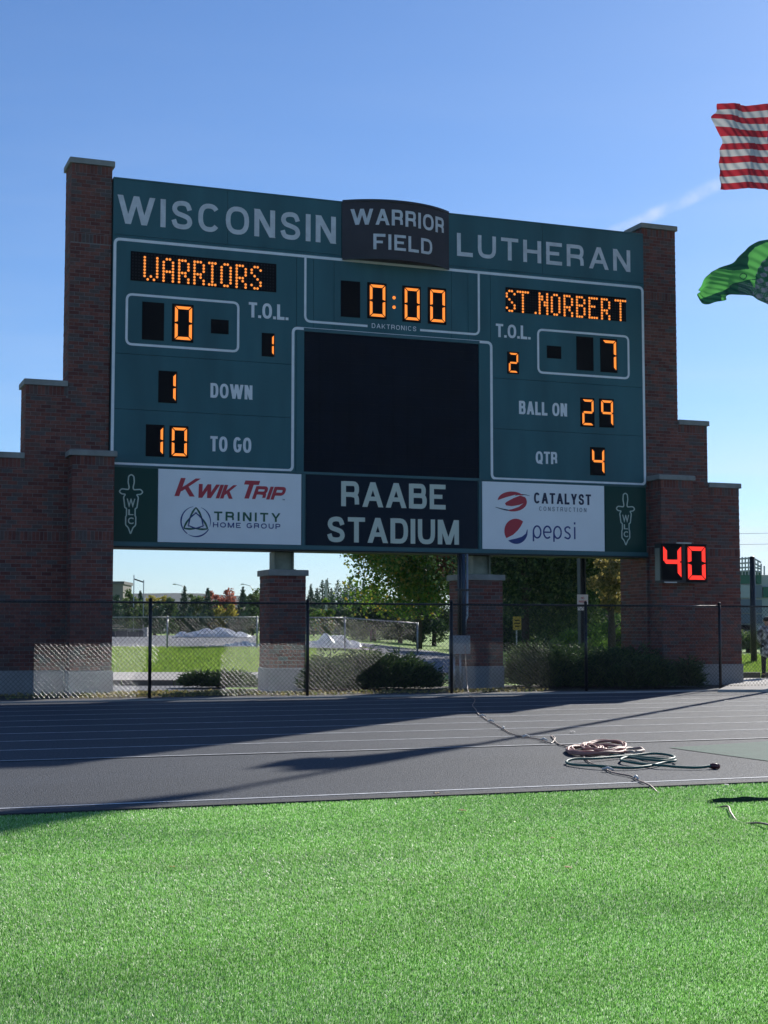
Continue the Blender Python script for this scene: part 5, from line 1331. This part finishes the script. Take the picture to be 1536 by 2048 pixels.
ec = empty('extension_cord', (pts[0][0], pts[0][1], 0), 'thin pale cord running from the grey box across the track to the turf', 'cord')
B().tube(smooth_path(pts, 4), .008, 6).build('cable', mat('cord_pale', (.50, .30, .22), .5, var=.7, vscale=2.5), ec, True)
for p in ((965, 1435), (982, 1446), (1007, 1460), (1052, 1477), (1088, 1484), (1216, 1544), (1272, 1562)):
    g_ = gr(*p); a = random.random()*3
    B().tube([(g_[0]-.06*math.cos(a), g_[1]-.06*math.sin(a), .025), (g_[0], g_[1], .045), (g_[0]+.06*math.cos(a), g_[1]+.06*math.sin(a), .025)], [.009, .014, .009], 8).build('tape_wrap', mat('tape_white', (.7, .66, .6), .6), ec, True)
# litter on the track and turf
def scrap(px, py, s, lab, m, z=.0):
    g_ = gr(px, py); a = random.random()*3; V = []
    for i in range(5):
        for j in range(3):
            u, v = (i/4-.5)*s*2, (j/2-.5)*s; V.append((g_[0]+u*math.cos(a)-v*math.sin(a), g_[1]+u*math.sin(a)+v*math.cos(a), z+.012+s*.35*abs(math.sin(i*1.3+j))))
    F = [(3*i+j, 3*i+3+j, 3*i+4+j, 3*i+1+j) for i in range(4) for j in range(2)]
    o = mesh('leaf_scrap' if 'leaf' in lab else 'paper_scrap', V, F, m, None, True, org=(g_[0], g_[1], 0)); props(o, lab, 'leaf' if 'leaf' in lab else 'scrap')
m_scr = mat('scrap_white', (.7, .68, .64), .6); m_lf = mat('dry_leaf', (.38, .24, .10), .7)
scrap(1145, 1466, .05, 'white paper scrap lying on the track above the hose coil', m_scr); scrap(1166, 1492, .055, 'white paper scrap standing behind the pinkish hose coil', m_scr)
scrap(1454, 1403, .05, 'white scrap on the track lanes at the far right', m_scr); scrap(1453, 1573, .03, 'small pale scrap at the turf edge on the right', m_scr)
scrap(874, 1590, .035, 'dry leaf at the turf edge below the middle of the scoreboard', m_lf); scrap(1136, 1740, .03, 'dry brown leaf lying on the turf right of centre', m_lf)
scrap(925, 1625, .035, 'dry brown leaf on the turf just below the track edge', m_lf); scrap(345, 1738, .018, 'tiny yellow leaf on the turf at the left', mat('leaf_yel', (.5, .35, .08), .7))
scrap(664, 1521, .022, 'tiny pale scrap on the track below the flag shadow', m_scr); scrap(1105, 1680, .02, 'tiny dry leaf on the turf above the brown one', m_lf)
# lifted flap of turf at the right edge
V = []; nx = 26
for i in range(nx+1):
    u = i/nx; g_ = gr(1428+150*u, 1606-6*u); h_ = .018*math.sin(math.pi*min(1, u*1.4+.05))*(.7+.3*math.sin(u*17))
    V += [(g_[0], g_[1], .0), (g_[0], g_[1]+.03, .025+h_), (g_[0]+.01, g_[1]+.14, .004)]
F = []
for i in range(nx): a = 3*i; F += [(a, a+3, a+4, a+1), (a+1, a+4, a+5, a+2)]
o = mesh('turf_seam', V, F, mat('turf_dark', (.012, .045, .015), .9, bump=1., bscale=120)); props(o, kind='structure')

# ------------------------------------------------------------------ person at the right edge
def person():
    d = 43.2; l = (1531-768)/FPX*d; x, y = ld(l, d); z0 = float(G(x, y))+.06
    root = empty('person', (x, y, z0), 'person in a dark patched coat and black trousers standing at the right edge', 'person')
    r2 = R2; f2 = F2
    def P(s, f, z): return (x+r2[0]*s+f2[0]*f, y+r2[1]*s+f2[1]*f, z0+z)
    def skin(nm, pts, edges, rad, m, sub=2, rootv=0):
        me = bpy.data.meshes.new(nm); o0 = ORG[root.name]
        me.from_pydata([tuple(np.array(p)-o0) for p in pts], edges, []); o = link(nm, me, root)
        sk = o.modifiers.new('s', 'SKIN'); sk.use_smooth_shade = True
        for v, r_ in zip(me.skin_vertices[0].data, rad): v.radius = (r_, r_) if not isinstance(r_, tuple) else r_
        me.skin_vertices[0].data[rootv].use_root = True
        sd = o.modifiers.new('d', 'SUBSURF'); sd.levels = sub; sd.render_levels = sub; me.materials.append(m)
        return o
    m_sk = mat('skin', (.42, .25, .18), .6)
    body = [P(0,0,.93), P(0,0,1.12), P(0,0,1.34), P(0,0,1.46), P(0,.01,1.54), P(0,.02,1.62), P(0,.01,1.70),
            P(-.09,0,.90), P(-.10,.01,.50), P(-.11,-.01,.09), P(-.12,.12,.04), P(.09,0,.90), P(.11,.02,.50), P(.13,0,.09), P(.15,.13,.04),
            P(-.17,0,1.40), P(-.23,-.02,1.14), P(-.17,.12,.98), P(-.12,.2,1.0), P(.17,0,1.40), P(.24,-.02,1.14), P(.22,.06,.90), P(.215,.08,.82)]
    E_ = [(0,1),(1,2),(2,3),(3,4),(4,5),(5,6),(0,7),(7,8),(8,9),(9,10),(0,11),(11,12),(12,13),(13,14),(2,15),(15,16),(16,17),(17,18),(2,19),(19,20),(20,21),(21,22)]
    rd = [.13,.12,.13,.06,.05,.085,.07,.09,.058,.04,.035,.09,.058,.04,.035,.055,.043,.033,.03,.055,.043,.033,.03]
    skin('body', body, E_, rd, m_sk)
    m_coat = mat('coat_patches', (.03, .035, .045), .8, var=1, vscale=9, col2=(.50, .52, .56), detail=0); m_tr = mat('trousers', (.012, .013, .018), .8)
    skin('coat', [P(0,0,.55), P(0,0,1.0), P(0,0,1.18), P(0,0,1.36), P(0,0,1.47), P(-.18,0,1.41), P(-.245,-.02,1.14), P(-.18,.115,.99), P(.18,0,1.41), P(.25,-.02,1.14), P(.225,.055,.92)],
         [(0,1),(1,2),(2,3),(3,4),(3,5),(5,6),(6,7),(3,8),(8,9),(9,10)], [.23,.185,.165,.165,.09,.085,.07,.055,.085,.07,.055], m_coat)
    skin('trousers', [P(0,0,.94), P(-.09,0,.86), P(-.10,.01,.50), P(-.11,-.01,.10), P(.09,0,.86), P(.11,.02,.50), P(.13,0,.10)], [(0,1),(1,2),(2,3),(0,4),(4,5),(5,6)], [.14,.105,.075,.06,.105,.075,.06], m_tr)
    skin('hair', [P(0,-.03,1.60), P(0,-.03,1.68), P(0,-.005,1.735)], [(0,1),(1,2)], [.10,.118,.08], mat('dark_hair', (.012, .01, .01), .6))
    for s in (-1, 1):
        b = B(); xx = -.12 if s < 0 else .14
        b.tube([P(xx, -.07, .045), P(xx, .03, .055), P(xx, .15, .035), P(xx, .20, .03)], [.045, .05, .045, .02], 10); b.build('shoe', mat('shoe_black', (.02, .02, .02), .5), root, True)
    for s, (hx_, hf, hz_) in ((-1, (-.12, .2, 1.0)), (1, (.215, .08, .82))):
        b = B()
        for k in range(4):
            o_ = (k-1.5)*.018; b.tube([P(hx_+o_, hf, hz_), P(hx_+o_, hf+.02, hz_-.05), P(hx_+o_*.9, hf+.045, hz_-.085+.006*abs(k-1))], [.011, .010, .007], 6)
        b.tube([P(hx_-s*.03, hf, hz_), P(hx_-s*.05, hf+.03, hz_-.04)], [.012, .008], 6); b.build('hand', m_sk, root, True)
    b = B(); b.tube([P(0, .105, 1.625), P(0, .125, 1.605)], [.012, .016], 6); b.build('nose', m_sk, root, True)
    for s in (-1, 1):
        B().tube([P(s*.032, .093, 1.645), P(s*.032, .101, 1.645)], .010, 8).build('eye', m_black, root, True)
        B().tube([P(s*.082, .01, 1.60), P(s*.09, .005, 1.65)], .014, 8).build('ear', m_sk, root, True)
    B().tube([P(-.022, .103, 1.572), P(.022, .103, 1.572)], .006, 6).build('mouth', mat('lips', (.25, .09, .08), .6), root, True)
person()

# ------------------------------------------------------------------ air
hm = bpy.data.materials.new('haze'); hm.use_nodes = True; hn = hm.node_tree; hn.nodes.clear()
ho = hn.nodes.new('ShaderNodeOutputMaterial'); hv = hn.nodes.new('ShaderNodeVolumePrincipled'); hv.inputs['Color'].default_value = (.80, .88, 1.0, 1)
hv.inputs['Density'].default_value = .00009; hv.inputs['Anisotropy'].default_value = .2; hn.links.new(hv.outputs[0], ho.inputs['Volume'])
hb = B().box(-3900, 3900, -3000, 3900, -3.2, 95).build('haze', hm); props(hb, kind='stuff')
